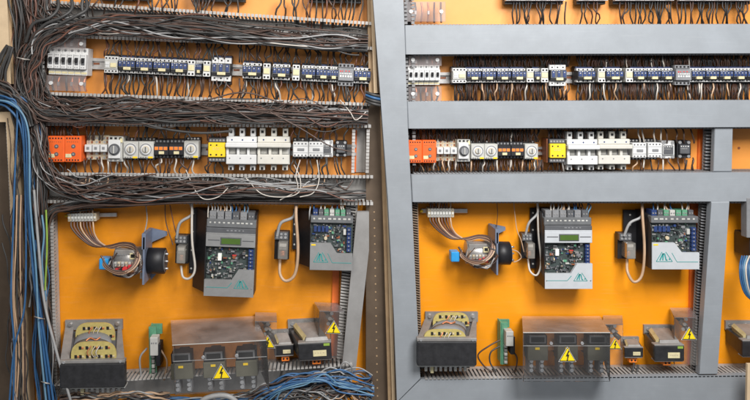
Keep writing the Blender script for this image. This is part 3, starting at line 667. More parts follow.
def pcb_card(label, at):
    t = thing('circuit_card', label, 'circuit board', 'upright green circuit cards', at)
    q = MB(); q.hexa([(-6, -22, 3), (-5, -22, 3), (-5, 20, 3), (-6, 20, 3)], [(-5, -21, 17), (-4, -21, 17), (-4, 21, 17), (-5, 21, 17)], 'pcb_green'); q.box(-5, 5, -22, -14, 5, 8, 'pcb_green'); q.box(-6, 1, -22, 21, 14, 16, 'pcb_green'); q.build('board', t)
    q = MB(); q.box(-3, 4.5, -16, -1, 16, 26, 'pale_plastic', 0.5); q.box(2, 6.5, -10, 8, 10, 24, 'black_plastic', 0.4); specks(q, -2, 4, -12, 26.1, 'mid_grey', 3, 1.2); q.build('connector', t)
    q = MB()
    for i in range(5): q.box(-3, 0, 0+i*4, 2.8+i*4, 16, 20, 'steel_dull' if i % 2 else 'pale_plastic', 0.3)
    q.build('terminal_row', t)
    return t

# ================================================================== setting: surfaces
mb = MB(); mb.box(-900, 1600, -500, 1000, -60, -40, 'wall_dark'); o = mb.build('wall', kind='structure')
def panel(poly, label, m):
    b = MB(); b.aprism(poly, -6, 0, m)
    return tag(b.build('equipment_board'), label, 'panel', 'orange mounting panels')
panel([(30, -40), (368.5, -40), (368.5, 188), (30, 188)], 'orange equipment board with painted-in glare behind the upper device rows, untidy left half', 'orange_paint_glare')
panel([(30, 188.5), (368.5, 188.5), (368.5, 430), (30, 430)], 'orange equipment board in dimmed colour behind controllers and transformers, untidy left half', 'orange_paint_dim')
panel([(394, -40), (780, -40), (780, 188), (394, 188)], 'orange equipment board with painted-in glare behind the device rows of the tidy cabinet', 'orange_paint_glare')
panel([(394, 188.5), (780, 188.5), (780, 430), (394, 430)], 'bright orange equipment board behind controllers and transformers of the tidy cabinet', 'orange_paint')

def fingers(mb, p0, p1, splay, d0, d1, pitch, fw, m, th=1.0, base=True, lip=1.0, lipw=1.0):
    """comb wall of a slotted wiring duct: p0, p1 in layout coordinates at the wall's foot"""
    a = Vector((*p0, 0)); b = Vector((*p1, 0)); L = (b - a).length; t = (b - a)/L; nrm = Vector((-t.y, t.x, 0))*th/2
    sp = Vector((*splay, 0))
    n = int(L / pitch)
    def q(c, w, da, db, oa, ob):
        u = t*w/2
        mb.hexa([tuple((c-u-nrm+sp*oa)[:2])+(da,), tuple((c+u-nrm+sp*oa)[:2])+(da,), tuple((c+u+nrm+sp*oa)[:2])+(da,), tuple((c-u+nrm+sp*oa)[:2])+(da,)],
                [tuple((c-u-nrm+sp*ob)[:2])+(db,), tuple((c+u-nrm+sp*ob)[:2])+(db,), tuple((c+u+nrm+sp*ob)[:2])+(db,), tuple((c-u+nrm+sp*ob)[:2])+(db,)], m)
    if base: q((a+b)/2, L, 1, d0, 0, 0)
    for i in range(n):
        c = a + t*(pitch*(i+0.5)); q(c, fw, d0, d1, 0, 1)
        if lip:
            e = nrm.normalized()*lipw/2; c2 = c + sp; u = t*fw*0.62
            mb.prism([tuple((c2-u-e)[:2]), tuple((c2+u-e)[:2]), tuple((c2+u+e)[:2]), tuple((c2-u+e)[:2])], d1-0.2, d1+lip, m)
def duct(label, top, bot, group, d1=24, base_m='duct_grey', m='duct_grey', sp=4.0, pitch=3.7, fw=2.2, d0=7):
    """open slotted duct between two lines (as seen on the panel)"""
    b = MB(); L = lambda p: W(p[0], p[1], 0)[:2]
    b.prism([L(top[0]), L(top[1]), L(bot[1]), L(bot[0])], 0.6, 1.8, base_m)
    return b, L
def hduct(label, top, bot, group, d1=24, sp=3.5, m='duct_grey', base_m='duct_grey', pitch=3.7, fw=2.2, walls=(1, 1), splay=None, lipw=3.0):
    t = thing('wiring_duct', label, 'wiring duct', group)
    x, y, _ = W((bot[0][0]+bot[1][0])/2, (bot[0][1]+bot[1][1])/2, 0); t.location = V(x, y, 0)
    L = lambda p: tuple(Vector(W(p[0], p[1], 0)[:2]) - Vector((x, y)))
    b = MB(); b.prism([L(top[0]), L(top[1]), L(bot[1]), L(bot[0])], 0.6, 1.8, base_m)
    rr = random.Random(int(top[0][1]*7))
    b.build('tray', t)
    for i, (ln, sg) in enumerate(((top, -1), (bot, 1))):
        if walls[i]:
            q = MB(); s2 = splay[i] if splay else (0, sg*sp)
            fingers(q, L(ln[0]), L(ln[1]), s2, 6, d1, pitch, fw, m, lipw=lipw); q.build('slotted_wall', t)
    return t

def vcomb(label, a, b, w0, w1, d, pitch, slant, group, m='duct_grey', fill=0.5):
    t = thing('wiring_duct', label, 'wiring duct', group); p0 = W(b[0], b[1], 0); t.location = V(p0[0], p0[1], 0)
    P = lambda x, y: (W(x, y, d)[0]-p0[0], W(x, y, d)[1]-p0[1])
    q = MB(); q.prism([P(*a), P(a[0]+w0, a[1]), P(b[0]+w1, b[1]), P(*b)], d-6.5, d-5, 'duct_dark')
    q.prism([P(a[0]+w0*0.7, a[1]), P(a[0]+w0, a[1]), P(b[0]+w1, b[1]), P(b[0]+w1*0.7, b[1])], 0.5, d-6.5, 'duct_dark'); q.build('tray', t)
    q = MB(); n = int((b[1]-a[1])/pitch)
    for i in range(n):
        y = a[1] + i*pitch; f = (y-a[1])/(b[1]-a[1]); x = lerp(a[0], b[0], f); w = lerp(w0, w1, f); h = pitch*fill
        l0, l1, r1, r0 = P(x, y), P(x, y+h), P(x+w, y+h+slant), P(x+w, y+slant)
        q.hexa([(*l0, d-5), (*r0, d-5), (*r1, d-5), (*l1, d-5)], [(*l0, d), (*r0, d), (*r1, d), (*l1, d)], m)
    q.prism([P(a[0]+w0*0.86, a[1]), P(a[0]+w0, a[1]), P(b[0]+w1, b[1]), P(b[0]+w1*0.86, b[1])], d-4, d-0.6, m); q.build('slotted_wall', t)
# ---- left, untidy cabinet: ducts lie open
GL = 'open slotted ducts full of wires'
hduct('open grey duct below the top device row, wires heaped along it', [(46, 6), (372, 28)], [(46, 34), (372, 47)], GL, 22, sp=2.5)
hduct('open grey duct between contactor row and orange module row, hidden under black wires', [(48, 95), (372, 106)], [(48, 121), (372, 123)], GL, 22, sp=2.0)
hduct('open grey duct below the orange modules with wires lying across it', [(50, 173), (372, 176)], [(50, 196), (372, 198)], GL, 22, sp=2.0)
hduct('grey slotted duct at the bottom of the untidy cabinet behind the transformers', [(60, 374), (352, 354)], [(60, 400), (352, 382)], GL, 30, sp=0.5, walls=(1, 0), pitch=3.9, lipw=1.0)
hduct('narrow upright slotted duct along the beige door edge at upper far left', [(15, -10), (17, 88)], [(10, -10), (12, 88)], GL, 22, splay=((0.5, 0), (0, 0)), lipw=2.4)
hduct('narrow upright slotted duct beside the beige post at lower far left', [(21, 112), (36, 420)], [(16, 112), (31, 420)], GL, 22, splay=((0.5, 0), (0, 0)), lipw=2.4, pitch=3.4)
hduct('thin upright slotted duct beside the brown wire bundle and lower orange field', [(57, 205), (62, 395)], [(52, 205), (55, 395)], GL, 18, splay=((1, 0), (-0.5, 0)), pitch=3.4)
hduct('short upright slotted duct behind the breakers of the untidy cabinet', [(49, 40), (50, 180)], [(44, 40), (44, 180)], GL, 20, splay=((1, 0), (-0.5, 0)), pitch=4.2)
hduct('upright slotted duct with dark slots right of the black relays, untidy cabinet', [(366, 128), (365, 172)], [(354, 128), (353, 172)], GL, 18, splay=((1, 0), (-1, 0)), pitch=3.3)
vcomb('slanting slotted duct left of the grey upright cover near the brown post', (346, 201), (336, 372), 12, 9, 14, 3.0, 1.6, GL, 'duct_grey', 0.5)
b = MB(); b.aprism([(357, 212), (369, 212), (369, 250), (355, 377), (341, 377)], 18, 25, 'strip_grey'); tag(b.build('duct_cover'), 'grey upright cover strip leaning by the brown post in the untidy cabinet', 'duct cover', 'grey duct covers')
b = MB(); b.aprism([(334, 200), (340, 200), (338, 356), (331, 356)], 0, 3, 'red_orange'); tag(b.build('side_strip'), 'red-orange metal strip at the right edge of the untidy orange field', 'metal strip', 'red-orange side strips')
b = MB(); b.aprism([(352, 130), (357, 130), (356, 172), (351, 172)], 0, 3, 'red_orange'); tag(b.build('side_strip'), 'short red-orange metal strip right of black relays in the untidy cabinet', 'metal strip', 'red-orange side strips')
# orange showing through holes in the top duct
b = MB()
for x, y in ((88, 13), (97, 14.5), (107, 14.5), (113, 16), (141, 18)): b.box(*[W(x-2, y, 2)[0], W(x+2, y, 2)[0], W(x, y-1, 2)[1], W(x, y+1.4, 2)[1]], 1.8, 2.1, 'orange_paint')
# ---- door edges and posts
b = MB(); b.aprism([(-30, -20), (6, -20), (11, 84), (-30, 82)], 18, 30, 'beige_paint'); b.aprism([(6.4, -20), (10, -20), (14, 84), (11.4, 84)], 16, 26, 'tan_paint'); tag(b.build('door_edge'), 'beige upper door edge at the far left beside the wire bundle', 'door edge')
b = MB(); b.aprism([(-40, 112), (12, 112), (15, 430), (-40, 430)], -4, 8, 'shaded_beige'); tag(b.build('side_wall'), 'cabinet side with shade painted brown at lower far left behind blue cables', 'cabinet side')
b = MB(); b.aprism([(-4, 112), (16, 112), (22, 200), (29, 430), (17, 430), (10, 200), (6, 122), (-4, 122)], 10, 26, 'beige_paint'); tag(b.build('door_post'), 'beige painted post at lower left crossed by blue cables', 'post')
b = MB(); b.aprism([(366, 104), (382, 104), (391, 430), (366, 430)], 4, 12, 'shaded_beige')
for i in range(26):
    y = 212 + i*8; x = 374 + (y-200)*0.018
    p = W(x, y, 12.3); b.disc(p[0], p[1], 11.8, 0.8, 'tan_paint', 0.4, 8)
tag(b.build('cabinet_post'), 'perforated cabinet post with shade painted brown between the two halves', 'post')
b = MB(); b.aprism([(380, 104), (383, 104), (392.5, 430), (389, 430)], 4, 20, 'tan_paint'); b.aprism([(383.4, 104), (386.8, 104), (396.0, 430), (393, 430)], 4, 24, 'beige_paint'); b.aprism([(386.9, 104), (388.4, 104), (397.8, 430), (396.2, 430)], 4, 16, 'tan_paint')
b.aprism([(367, -20), (369.6, -20), (373.5, 93), (369, 93)], 4, 18, 'tan_paint'); b.aprism([(370, -20), (372.4, -20), (377.6, 93), (374, 93)], 4, 24, 'beige_paint'); b.aprism([(372.6, -20), (376, -20), (381, 93), (377.9, 93)], 4, 14, 'tan_paint')
tag(b.build('door_edge'), 'folded beige door edge running down beside the large grey upright', 'door edge')
# ---- right, tidy cabinet: covered ducts
GC = 'grey duct covers'
DC = 33
def cover(poly, label, d0=27, d1=DC):
    t = thing('duct_cover', label, 'duct cover', GC); p = W(*poly[0], d1); t.location = V(p[0], p[1], 0)
    q = [(W(x, y, d1)[0]-p[0], W(x, y, d1)[1]-p[1]) for x, y in poly]
    c = Vector((sum(a for a, _ in q)/len(q), sum(a for _, a in q)/len(q)))
    ins = [tuple(Vector(v) + (c - Vector(v)).normalized()*0.9) for v in q]
    b = MB(); n = len(q)
    b.prism(q, d0, d1-0.8, 'cover_grey')
    b.add([(x, y, d1-0.8) for x, y in q] + [(x, y, d1) for x, y in ins], [(i, (i+1) % n, n+(i+1) % n, n+i) for i in range(n)] + [tuple(range(n, 2*n))], 'cover_grey')
    b.build('lid', t)
    return t
cover([(371.5, -20), (403, -20), (405.5, 60), (408, 128), (412, 202), (416, 290), (420.5, 379), (397, 402.5), (394, 320), (387.5, 200), (381, 105)], 'tall grey upright cover on the left side of the tidy cabinet', 26, 34)
cover([(404.6, 25.2), (780, 24), (780, 53.2), (405.4, 54.4)], 'topmost horizontal grey cover, above the breakers and blue contactors')
cover([(407, 101.6), (780, 100), (780, 127), (408.2, 128.6)], 'second horizontal grey cover, between contactor row and orange modules')
cover([(411, 174.6), (780, 172), (780, 201.4), (412.4, 202)], 'third horizontal grey cover, right above the lower orange field')
cover([(421, 379.4), (780, 374.4), (780, 432), (398.5, 432), (398, 402)], 'lowest grey cover along the bottom of the tidy cabinet')
cover([(715, 127.6), (733, 127.6), (732, 171.8), (713.5, 171.8)], 'short grey upright cover at the right end of the fuse holder row', 24, 30)
cover([(711.5, 201.8), (729.5, 201.6), (717.5, 374.6), (699.5, 374.8)], 'slightly slanting grey upright cover right of the smaller controller', 26, 34)
GR = 'slotted ducts behind the grey covers'
vcomb('upright slotted duct left of the slanting grey cover, behind the smaller controller', (702, 202), (693, 374), 10.5, 8, 20, 2.9, 1.6, GR, 'mid_grey', 0.42)
vcomb('short upright slotted duct right of the black solid state relay', (706.5, 128), (705, 172), 9, 9, 16, 3.3, 0.3, GR, 'mid_grey', 0.5)
vcomb('upright dark slotted duct beside the lower left edge of the bright orange field', (411.5, 201), (418, 380), 6.5, 4.5, 18, 2.5, 1.2, GR, 'tan_grey', 0.4)
hduct('slotted duct with dark gaps running under the right bottom cover, behind the transformers', [(420, 367), (790, 363)], [(420, 390), (790, 388)], GR, 32, sp=0.4, walls=(1, 0), pitch=3.9, fw=2.2, base_m='duct_dark', lipw=1.0)
hduct('slotted duct hidden behind the third horizontal grey cover', [(410, 171), (790, 169)], [(410, 198), (790, 198)], GR, 26, sp=0.3, m='duct_dark', base_m='duct_dark', pitch=3.4, lipw=1.4)
hduct('slotted duct hidden behind the second horizontal grey cover', [(410, 101.4), (790, 100)], [(410, 127), (790, 126)], GR, 26, sp=0.3, m='duct_dark', base_m='duct_dark', pitch=3.4, lipw=1.4)
hduct('slotted duct hidden behind the topmost horizontal grey cover', [(410, 27.5), (790, 27)], [(410, 56), (790, 55)], GR, 26, sp=0.3, m='duct_dark', base_m='duct_dark', pitch=3.4, lipw=1.4)
hduct('short upright slotted duct beside the breakers of the tidy cabinet', [(409.5, 0), (411, 165)], [(404, 0), (406, 165)], GR, 22, splay=((0.4, 0), (-1, 0)), m='duct_dark', base_m='duct_dark', pitch=3.8)
b = MB(); b.aprism([(691, 203), (698, 203), (697, 370), (689, 370)], 0, 3, 'red_orange')
for y in (312, 342, 352): p = W(693, y, 3); b.disc(p[0], p[1], 2.8, 1.0, 'brown_plastic', 0.4, 8)
tag(b.build('side_strip'), 'red-orange metal strip beside the slotted duct of the tidy cabinet, lower part', 'metal strip', 'red-orange side strips')
b = MB(); b.aprism([(699, 129), (706, 129), (705, 172), (698, 172)], 0, 3, 'red_orange'); tag(b.build('side_strip'), 'short red-orange strip right of the black solid state relay', 'metal strip', 'red-orange side strips')

# ---- rails
def rail(p0, p1, label, w=5.5):
    b = MB(); a = Vector(W(*p0, 3)); c = Vector(W(*p1, 3)); t = (c-a).normalized(); n = Vector((-t.y, t.x, 0))
    def seg(o0, o1, da, db, m):
        v = [a+n*o0, c+n*o0, c+n*o1, a+n*o1]; b.prism([(p.x, p.y) for p in v], da, db, m)
    seg(-w, -w*0.45, 2, 4.5, 'steel'); seg(w*0.45, w, 2, 4.5, 'steel'); seg(-w*0.45, w*0.45, 0.5, 1.5, 'steel')
    L = (c-a).length
    for i in range(int(L/14)):
        p = a + t*(7+14*i); b.box(p.x-3, p.x+3, p.y-1, p.y+1, 1.4, 1.8, 'brown_plastic')
    return tag(b.build('mounting_rail'), label, 'rail', 'steel mounting rails')
rail((47, 61.5), (370, 76), 'steel mounting rail behind the contactors of the untidy cabinet')
rail((47, 149), (356, 150), 'steel mounting rail carrying the orange modules of the untidy cabinet')
rail((408, 78), (770, 77), 'steel mounting rail behind the blue contactors of the tidy cabinet')
rail((408, 151.5), (690, 150), 'steel mounting rail carrying the orange modules of the tidy cabinet', 4.0)

# ================================================================== device rows
def row_devices(side):
    U = 'untidy' if side == 'L' else 'tidy'
    if side == 'L':
        yc = lambda x: 64.5 + (x-110)*0.044; roll = 2.5; k = 17.5/15; ky = 1.12
        mcb0, mstep, my, mk = 50.4, 6.5, 60.5, 1.2
        pats = [('white_contactor', 110), ('contactor', 126), ('contactor', 143.5), ('contactor', 161), ('contactor', 178.5), ('aux', 191), ('contactor_n', 198), ('aux', 206.5), ('big_contactor', 220.5),
                ('contactor', 251.5), ('aux', 266.5), ('contactor', 281), ('aux', 296), ('contactor', 308.5), ('contactor', 323), ('contactor', 333.5), ('grey_contactor', 346), ('contactor', 362.5)]
        ws = {'contactor': k, 'aux': 1.0}
    else:
        yc = lambda x: 75.3 - (x-560)*0.002; roll = 0; k = 1.0; ky = 1.0
        mcb0, mstep, my, mk = 411.0, 5.35, 75, 1.0
        pats = [('white_contactor', 460), ('contactor', 474.5), ('contactor', 489.5), ('contactor', 504.5), ('contactor', 519.5), ('aux', 530.5), ('contactor_n', 538), ('aux', 545), ('big_contactor', 559.5),
                ('contactor', 587.5), ('aux', 602), ('contactor', 615.5), ('aux', 629.8), ('contactor', 641), ('contactor', 655), ('contactor', 668.8), ('grey_contactor', 684),
                ('contactor', 699.5), ('contactor', 713.5), ('contactor', 727.5), ('contactor', 741.5), ('contactor', 755.5)]
    for i in range(6):
        put('mcb', ['first', 'second', 'third', 'fourth', 'fifth', 'sixth'][i] + ' from left of six white breakers with black toggles, %s cabinet' % U,
            'white circuit breakers, %s cabinet' % U, (mcb0 + i*mstep, my + (0.28*i if side == 'L' else 0), 24, mk*(1.0 if side == 'R' else 1.02), mk*(1.0 if side == 'R' else 1.15), roll))
    names = {}
    if side == 'L':
        lab = ['pale contactor with cream label right of the breakers', 'first blue contactor right of the pale contactor', 'second blue contactor right of the pale contactor', 'third blue contactor right of the pale contactor',
               'fourth blue contactor right of the pale contactor', 'cream contact block next to the fourth blue contactor', 'narrow dark contactor between two cream contact blocks', 'cream contact block beside the large tall contactor',
               'large tall contactor left of the bare rail gap', 'blue contactor just right of the bare rail gap', 'cream contact block after the rail gap, first of two', 'blue contactor between the two right-hand cream contact blocks',
               'cream contact block after the rail gap, second of two', 'first of three blue contactors left of the grey one', 'second of three blue contactors left of the grey one', 'third of three blue contactors, touching the grey one',
               'grey contactor with red printing', 'last blue contactor beside the beige door edge']
    else:
        lab = ['pale contactor with cream label right of the breakers', 'first blue contactor right of the pale contactor', 'second blue contactor right of the pale contactor', 'third blue contactor right of the pale contactor',
               'fourth blue contactor right of the pale contactor', 'cream contact block next to the fourth blue contactor', 'narrow dark contactor between two cream contact blocks', 'cream contact block beside the large tall contactor',
               'large tall contactor left of the bare rail gap', 'blue contactor just right of the bare rail gap', 'cream contact block after the rail gap, first of two', 'blue contactor between the two right-hand cream contact blocks',
               'cream contact block after the rail gap, second of two', 'first of three blue contactors left of the grey one', 'second of three blue contactors left of the grey one', 'third of three blue contactors, touching the grey one',
               'grey contactor with red printing', 'first blue contactor right of the grey one', 'second blue contactor right of the grey one', 'third blue contactor right of the grey one', 'fourth blue contactor right of the grey one',
               'blue contactor cut by the right picture edge']
    for (kd, x), l in zip(pats, lab):
        kind = 'contactor' if kd == 'contactor_n' else kd
        sx = {'contactor': k, 'aux': 1.0 if side == 'R' else 1.02, 'white_contactor': 1.0, 'big_contactor': 1.0 if side == 'R' else 1.18, 'grey_contactor': 1.0}[kind]
        if kd == 'contactor_n': sx = 0.45
        if kind == 'contactor' and x in (641, 655, 668.8, 699.5, 713.5, 727.5, 741.5, 755.5): sx = 0.93
        if x == 333.5: sx = 0.68
        if x in (308.5, 323): sx = 0.97
        if kind == 'contactor' and x in (587.5, 615.5): sx = 1.22
        if kind == 'contactor' and x in (251.5, 281): sx = 1.3 if x == 251.5 else 1.2
        put(kind, l + ', ' + U + ' cabinet', 'contactor row, %s cabinet' % U, (x, yc(x), 24, sx, ky, roll))
    # second row
    if side == 'L':
        P2 = [('orange_module', 56.5, 149, 1.24, 1.18), ('orange_module', 73.4, 149, 1.24, 1.18), ('fuse_terminal', 87, 148.5, 1.18, 1.12), ('fuse_terminal', 94.8, 148.5, 1.18, 1.12), ('fuse_terminal', 102.6, 148.5, 1.18, 1.12),
              ('motor_protector', 114.5, 149.5, 1.15, 1.15), ('timer', 130.4, 150, 1.13, 1.12), ('timer', 145.8, 150, 1.13, 1.12), ('black_relay', 160.8, 149.5, 1.12, 1.12), ('black_relay', 175.8, 149.5, 1.12, 1.12), ('timer', 191, 149.5, 1.12, 1.12),
              ('safety_relay', 217, 150, 1.08, 1.02), ('fuse_white', 241.5, 149.3, 1.0, 1.1), ('fuse_cream', 273.5, 149.3, 1.05, 1.1), ('small_white', 300.5, 149.5, 1.12, 1.0), ('small_white', 316, 149.5, 1.08, 1.0), ('ssr_white', 327.6, 149.6, 0.8, 0.95), ('ssr_black', 341.5, 149.6, 0.85, 0.9)]
    else:
        P2 = [('orange_module', 415, 151.5, 1.02, 1.02), ('orange_module', 429, 151.5, 1.02, 1.02), ('fuse_terminal', 440.6, 151, 1.05, 1.02), ('fuse_terminal', 447.5, 151, 1.05, 1.02), ('fuse_terminal', 454.4, 151, 1.05, 1.02),
              ('motor_protector', 464.5, 151, 0.98, 1.02), ('timer', 478, 151.5, 1, 1), ('timer', 491.4, 151.5, 1, 1), ('black_relay', 505, 151, 1, 1), ('black_relay', 518.4, 151, 1, 1), ('timer', 531.8, 151.5, 1, 1),
              ('safety_relay', 557, 151, 1.0, 1.0), ('fuse_white', 582, 151, 1.0, 1.0), ('fuse_cream', 613.8, 150.5, 1.04, 1.0), ('small_white', 639.6, 150.5, 1.02, 1.0), ('small_white', 655, 150.2, 1.0, 1.0), ('ssr_white', 672.5, 150.6, 1.0, 1.0), ('ssr_black', 689, 150.2, 1.0, 1.0)]
    L2 = ['left one of two orange modules', 'right one of two orange modules', 'first white-capped fuse terminal right of the orange modules', 'second white-capped fuse terminal right of the orange modules', 'third white-capped fuse terminal right of the orange modules',
          'pale motor switch with round dark knob', 'dial timer next to the motor switch', 'dial timer left of the black relays', 'left of two black relays with orange markers', 'right of two black relays with orange markers', 'lone dial timer right of the black relays',
          'yellow safety relay with black terminals', 'bright white three-pole fuse holder', 'cream three-pole fuse holder', 'white small contactor beside the cream fuse holder', 'white small contactor right of its twin',
          'white solid state relay with dark label', 'black solid state relay']
    for (kd, x, y, sx, sy), l in zip(P2, L2):
        put(kd, l + ', ' + U + ' cabinet', 'module row, %s cabinet' % U, (x, y, 24, sx, sy, 0.6 if side == 'L' else 0))
    # top row, only the lower edges show
    xs = [104, 121.5, 139, 200, 218, 236, 318, 336, 354] if side == 'L' else [515, 530, 545, 560, 588, 603, 625, 640, 655, 670, 690, 705, 720, 735, 750]
    on = ['first', 'second', 'third', 'fourth', 'fifth', 'sixth', 'seventh', 'eighth', 'ninth', 'tenth', 'eleventh', 'twelfth', 'thirteenth', 'fourteenth', 'fifteenth']
    for i, x in enumerate(xs):
        put('contactor', on[i] + ' contactor from left in the cropped top row, %s cabinet' % U, 'cropped top row, %s cabinet' % U, (x, (-13.6 + x*0.012) if side == 'L' else -7.2, 24, k, ky*1.02, roll))
row_devices('R'); row_devices('L')

# clear terminal shields with copper tails around the breakers
def shield(label, x0, x1, y0, y1, n, roll=0, tails=True):
    t = thing('terminal_shield', label, 'terminal shield', 'clear terminal shields by the breakers', ((x0+x1)/2, (y0+y1)/2, 18, 1, 1, roll)); w = (x1-x0)/2; h = (y1-y0)/2
    q = MB(); q.box(-w, w, -h, h, 21, 21.7, 'clear_cap', 0.15); q.build('sheet', t)
    q = MB()
    for i in range(n):
        x = -w + (i+0.5)*2*w/n; q.tube(crom([(x, -h, 12), (x+R.uniform(-1, 1), 0, 15), (x+R.uniform(-1.6, 1.6), h, 11)], 6), 1.1, R.choice(('copper', 'wire_black', 'wire_redbrown', 'copper')), 6)
        if i % 2: q.box(x-1.2, x+1.2, -1.5, 2.5, 14, 17, 'steel', 0.3)
    q.build('copper_tails', t)
    for x in (-w+4.4, w-4.4):
        q = MB(); q.disc(x, 0 if h > 6 else -h*0.2, 21.7, 1.9, 'white_plastic', 1.4, 12); q.build('screw', t)
shield('clear shield over the breaker tops, tidy cabinet', 408, 441, 56, 66, 6)
shield('clear shield over the breaker bottoms, tidy cabinet', 408, 441, 86.4, 101, 6)
shield('crinkled clear shield at the top left of the tidy cabinet', 406, 445, 2, 22, 6)
shield('clear shield over the breaker tops, untidy cabinet', 48, 87, 37.4, 50, 6, 1.5)
shield('clear shield over the breaker bottoms, untidy cabinet', 48, 87, 75.8, 91, 6, 1.5)

# ================================================================== lower halves
big_controller('silver controller with green display in the tidy cabinet', (568.6, 249.5, 34, 1, 0.98), 1, 5, 3)
small_controller('smaller controller without display in the tidy cabinet, near the slanting grey cover', (675.6, 242.2, 34, 1, 1), 3, 13, 4)
big_controller('silver controller with green display in the untidy cabinet', (230, 254.2, 34, 1.045, 1.06, 2.2), 16, 4, 5, 'silver_dull')
small_controller('smaller controller without display in the untidy cabinet', (331.5, 242.6, 34, 0.9, 1.02, 1.2), 17, 4, 6, 'silver_dull')
big_transformer('large transformer with yellow winding boards in the tidy cabinet', (447, 354, 48, 1, 1), 11.8, 0, ((40, -9, 21.5, 13.5, -1), (14, -17, 19, 14, 10)))
big_transformer('large transformer with yellow winding boards in the untidy cabinet', (92, 376, 48, 1.09, 1, -1), -11.8, -13.5, ((40, -13, 21, 19, 0), (14, -24, 19, 18.5, -6)))
put('relay', 'small plug-in relay left of the silver display controller, tidy cabinet', 'plug-in relays', (528.5, 247.5, 18, 0.9, 1.0))
put('relay', 'small plug-in relay left of the smaller controller, tidy cabinet', 'plug-in relays', (627.5, 247.5, 18, 1.1, 1.02))
put('relay', 'small plug-in relay left of the silver display controller, untidy cabinet', 'plug-in relays', (180.5, 251, 18, 1.1, 1.12, 2))
put('relay', 'small plug-in relay left of the smaller controller, untidy cabinet', 'plug-in relays', (281.5, 247, 18, 1.25, 1.1, 2))
rotary_unit('round wired unit with black drum and blue block in the tidy cabinet', (494.5, 250, 22, 1, 1))
rotary_unit('round wired unit with black drum and blue block in the untidy cabinet', (146.5, 257, 22, 1.12, 1.12, 1))
terminal_block('cream terminal block under the third grey cover, tidy cabinet', (441, 213, 18, 1, 1))
terminal_block('cream terminal block hanging above its wire loom, untidy cabinet', (82, 217.5, 18, 1.08, 0.9, -1))
pcb_card('upright green circuit card between transformer and clear guard, tidy cabinet', (507, 344.5, 18, 1, 0.98))
pcb_card('upright green circuit card between transformer and clear guard, untidy cabinet', (154.5, 355, 20, 1.05, 1.22, -1))
for side, (x, y, kx, ky, roll) in (('tidy', (566.5, 349, 1, 1, 0)), ('untidy', (220.5, 366, 1.08, 1.04, -3))):
    for i, w in enumerate(('left', 'middle', 'right')):
        bay_contactor('%s one of three dark contactors under the large clear guard, %s cabinet' % (w, side), 'dark contactors under the clear guards', (x + (i-1)*30*kx - 0.5 - (6 if kx > 1 else -2), y + 2 - (i-1)*(1.5 if kx > 1 else 0), 40, kx*0.97, ky*0.97, roll))
    big_cover('large clear guard over three dark contactors with warning sign, %s cabinet' % side, (x, y, 62, kx, ky, roll), *((-16, 32.5, -13.5, 16, -3.5) if kx == 1 else (-22, 25.5, -28, -13, -7)))
GCAP = 'clear shrouds with small warning signs'
small_cover('clear shroud with warning sign beside the large clear guard, tidy cabinet', (613, 345, 31, 1, 1), -20, 21, 10, (1.5, -1.5, 31.8, 0.62), GCAP, 11)
small_cover('clear shroud with warning sign beside the slanting grey cover, tidy cabinet', (686, 340, 31, 1, 1), -22, 25, 11.5, (2.6, -6.5, 31.8, 0.72), GCAP, 9, -1)
small_cover('clear shroud with warning sign beside the large clear guard, untidy cabinet', (265.5, 344, 31, 1.1, 1.1, 1), -20, 23, 10, (2, -2, 31.8, 0.64), GCAP, -2, 0)
small_cover('clear shroud with warning sign beside the grey upright strip, untidy cabinet', (331, 335, 31, 1.08, 1.05, 2), -22, 22, 11.5, (2.2, -7.5, 31.8, 0.70), GCAP, -5, 0)
GT = 'small black transformers on the panels'
mid_transformer('black transformer with grey top beside the right clear shroud, tidy cabinet', (669.5, 353.5, 37), GT)
mid_transformer('tiny black transformer right of the clear guard, tidy cabinet', (634, 352.5, 20), GT, w=9, h=4.6, k=0.54, sk=3.5)
mid_transformer('black transformer with grey top beside the right clear shroud, untidy cabinet', (315, 351.5, 37, 1.12, 1.06, -3), GT, sk=-10, lift=-3.5)
mid_transformer('tiny black transformer right of the clear guard, untidy cabinet', (284, 350.5, 20, 1.02, 1.05, -3), GT, w=9.2, h=4.6, k=0.54, sk=-4, lift=-5)
mid_transformer('dark transformer cut by the right picture edge', (757.5, 349, 37), GT, sk=2, lug=0)
b = MB(); b.box(*[W(750, 0, 30)[0], W(790, 0, 30)[0]], W(0, 235, 30)[1], W(0, 258, 30)[1], 3, 30, 'black_plastic', 0.8); b.box(W(747, 0, 34)[0], W(790, 0, 34)[0], W(0, 198, 34)[1], W(0, 238, 34)[1], 24, 34, 'mid_grey', 0.6)
tag(b.build('cable_gland'), 'black and grey cable entry at the right picture edge above blue cables', 'cable entry')
b = MB(); b.aprism([(747.6, 364), (790, 364), (790, 430), (746.6, 430)], 57, 60, 'beige_paint')
tag(b.build('door_edge'), 'beige door corner at the lower right picture corner', 'door edge')
for x, y, l in ((462, 285, 'left of the display controller'), (618, 300, 'between the two controllers'), (500, 300, 'above the circuit card'), (680, 285, 'below the smaller controller')):
    p = W(x, y, 0.2); b = MB(); b.disc(p[0], p[1], -0.2, 0.55, 'brown_plastic', 0.5, 8); tag(b.build('rivet'), 'tiny dark rivet in the bright orange board, ' + l, 'rivet') if False else None
p = W(739, 148, 0.4); b = MB(); b.disc(p[0], p[1], 0, 1.2, 'brown_plastic', 0.6, 10); tag(b.build('panel_bolt'), 'small dark bolt on the orange panel at upper right edge', 'bolt')

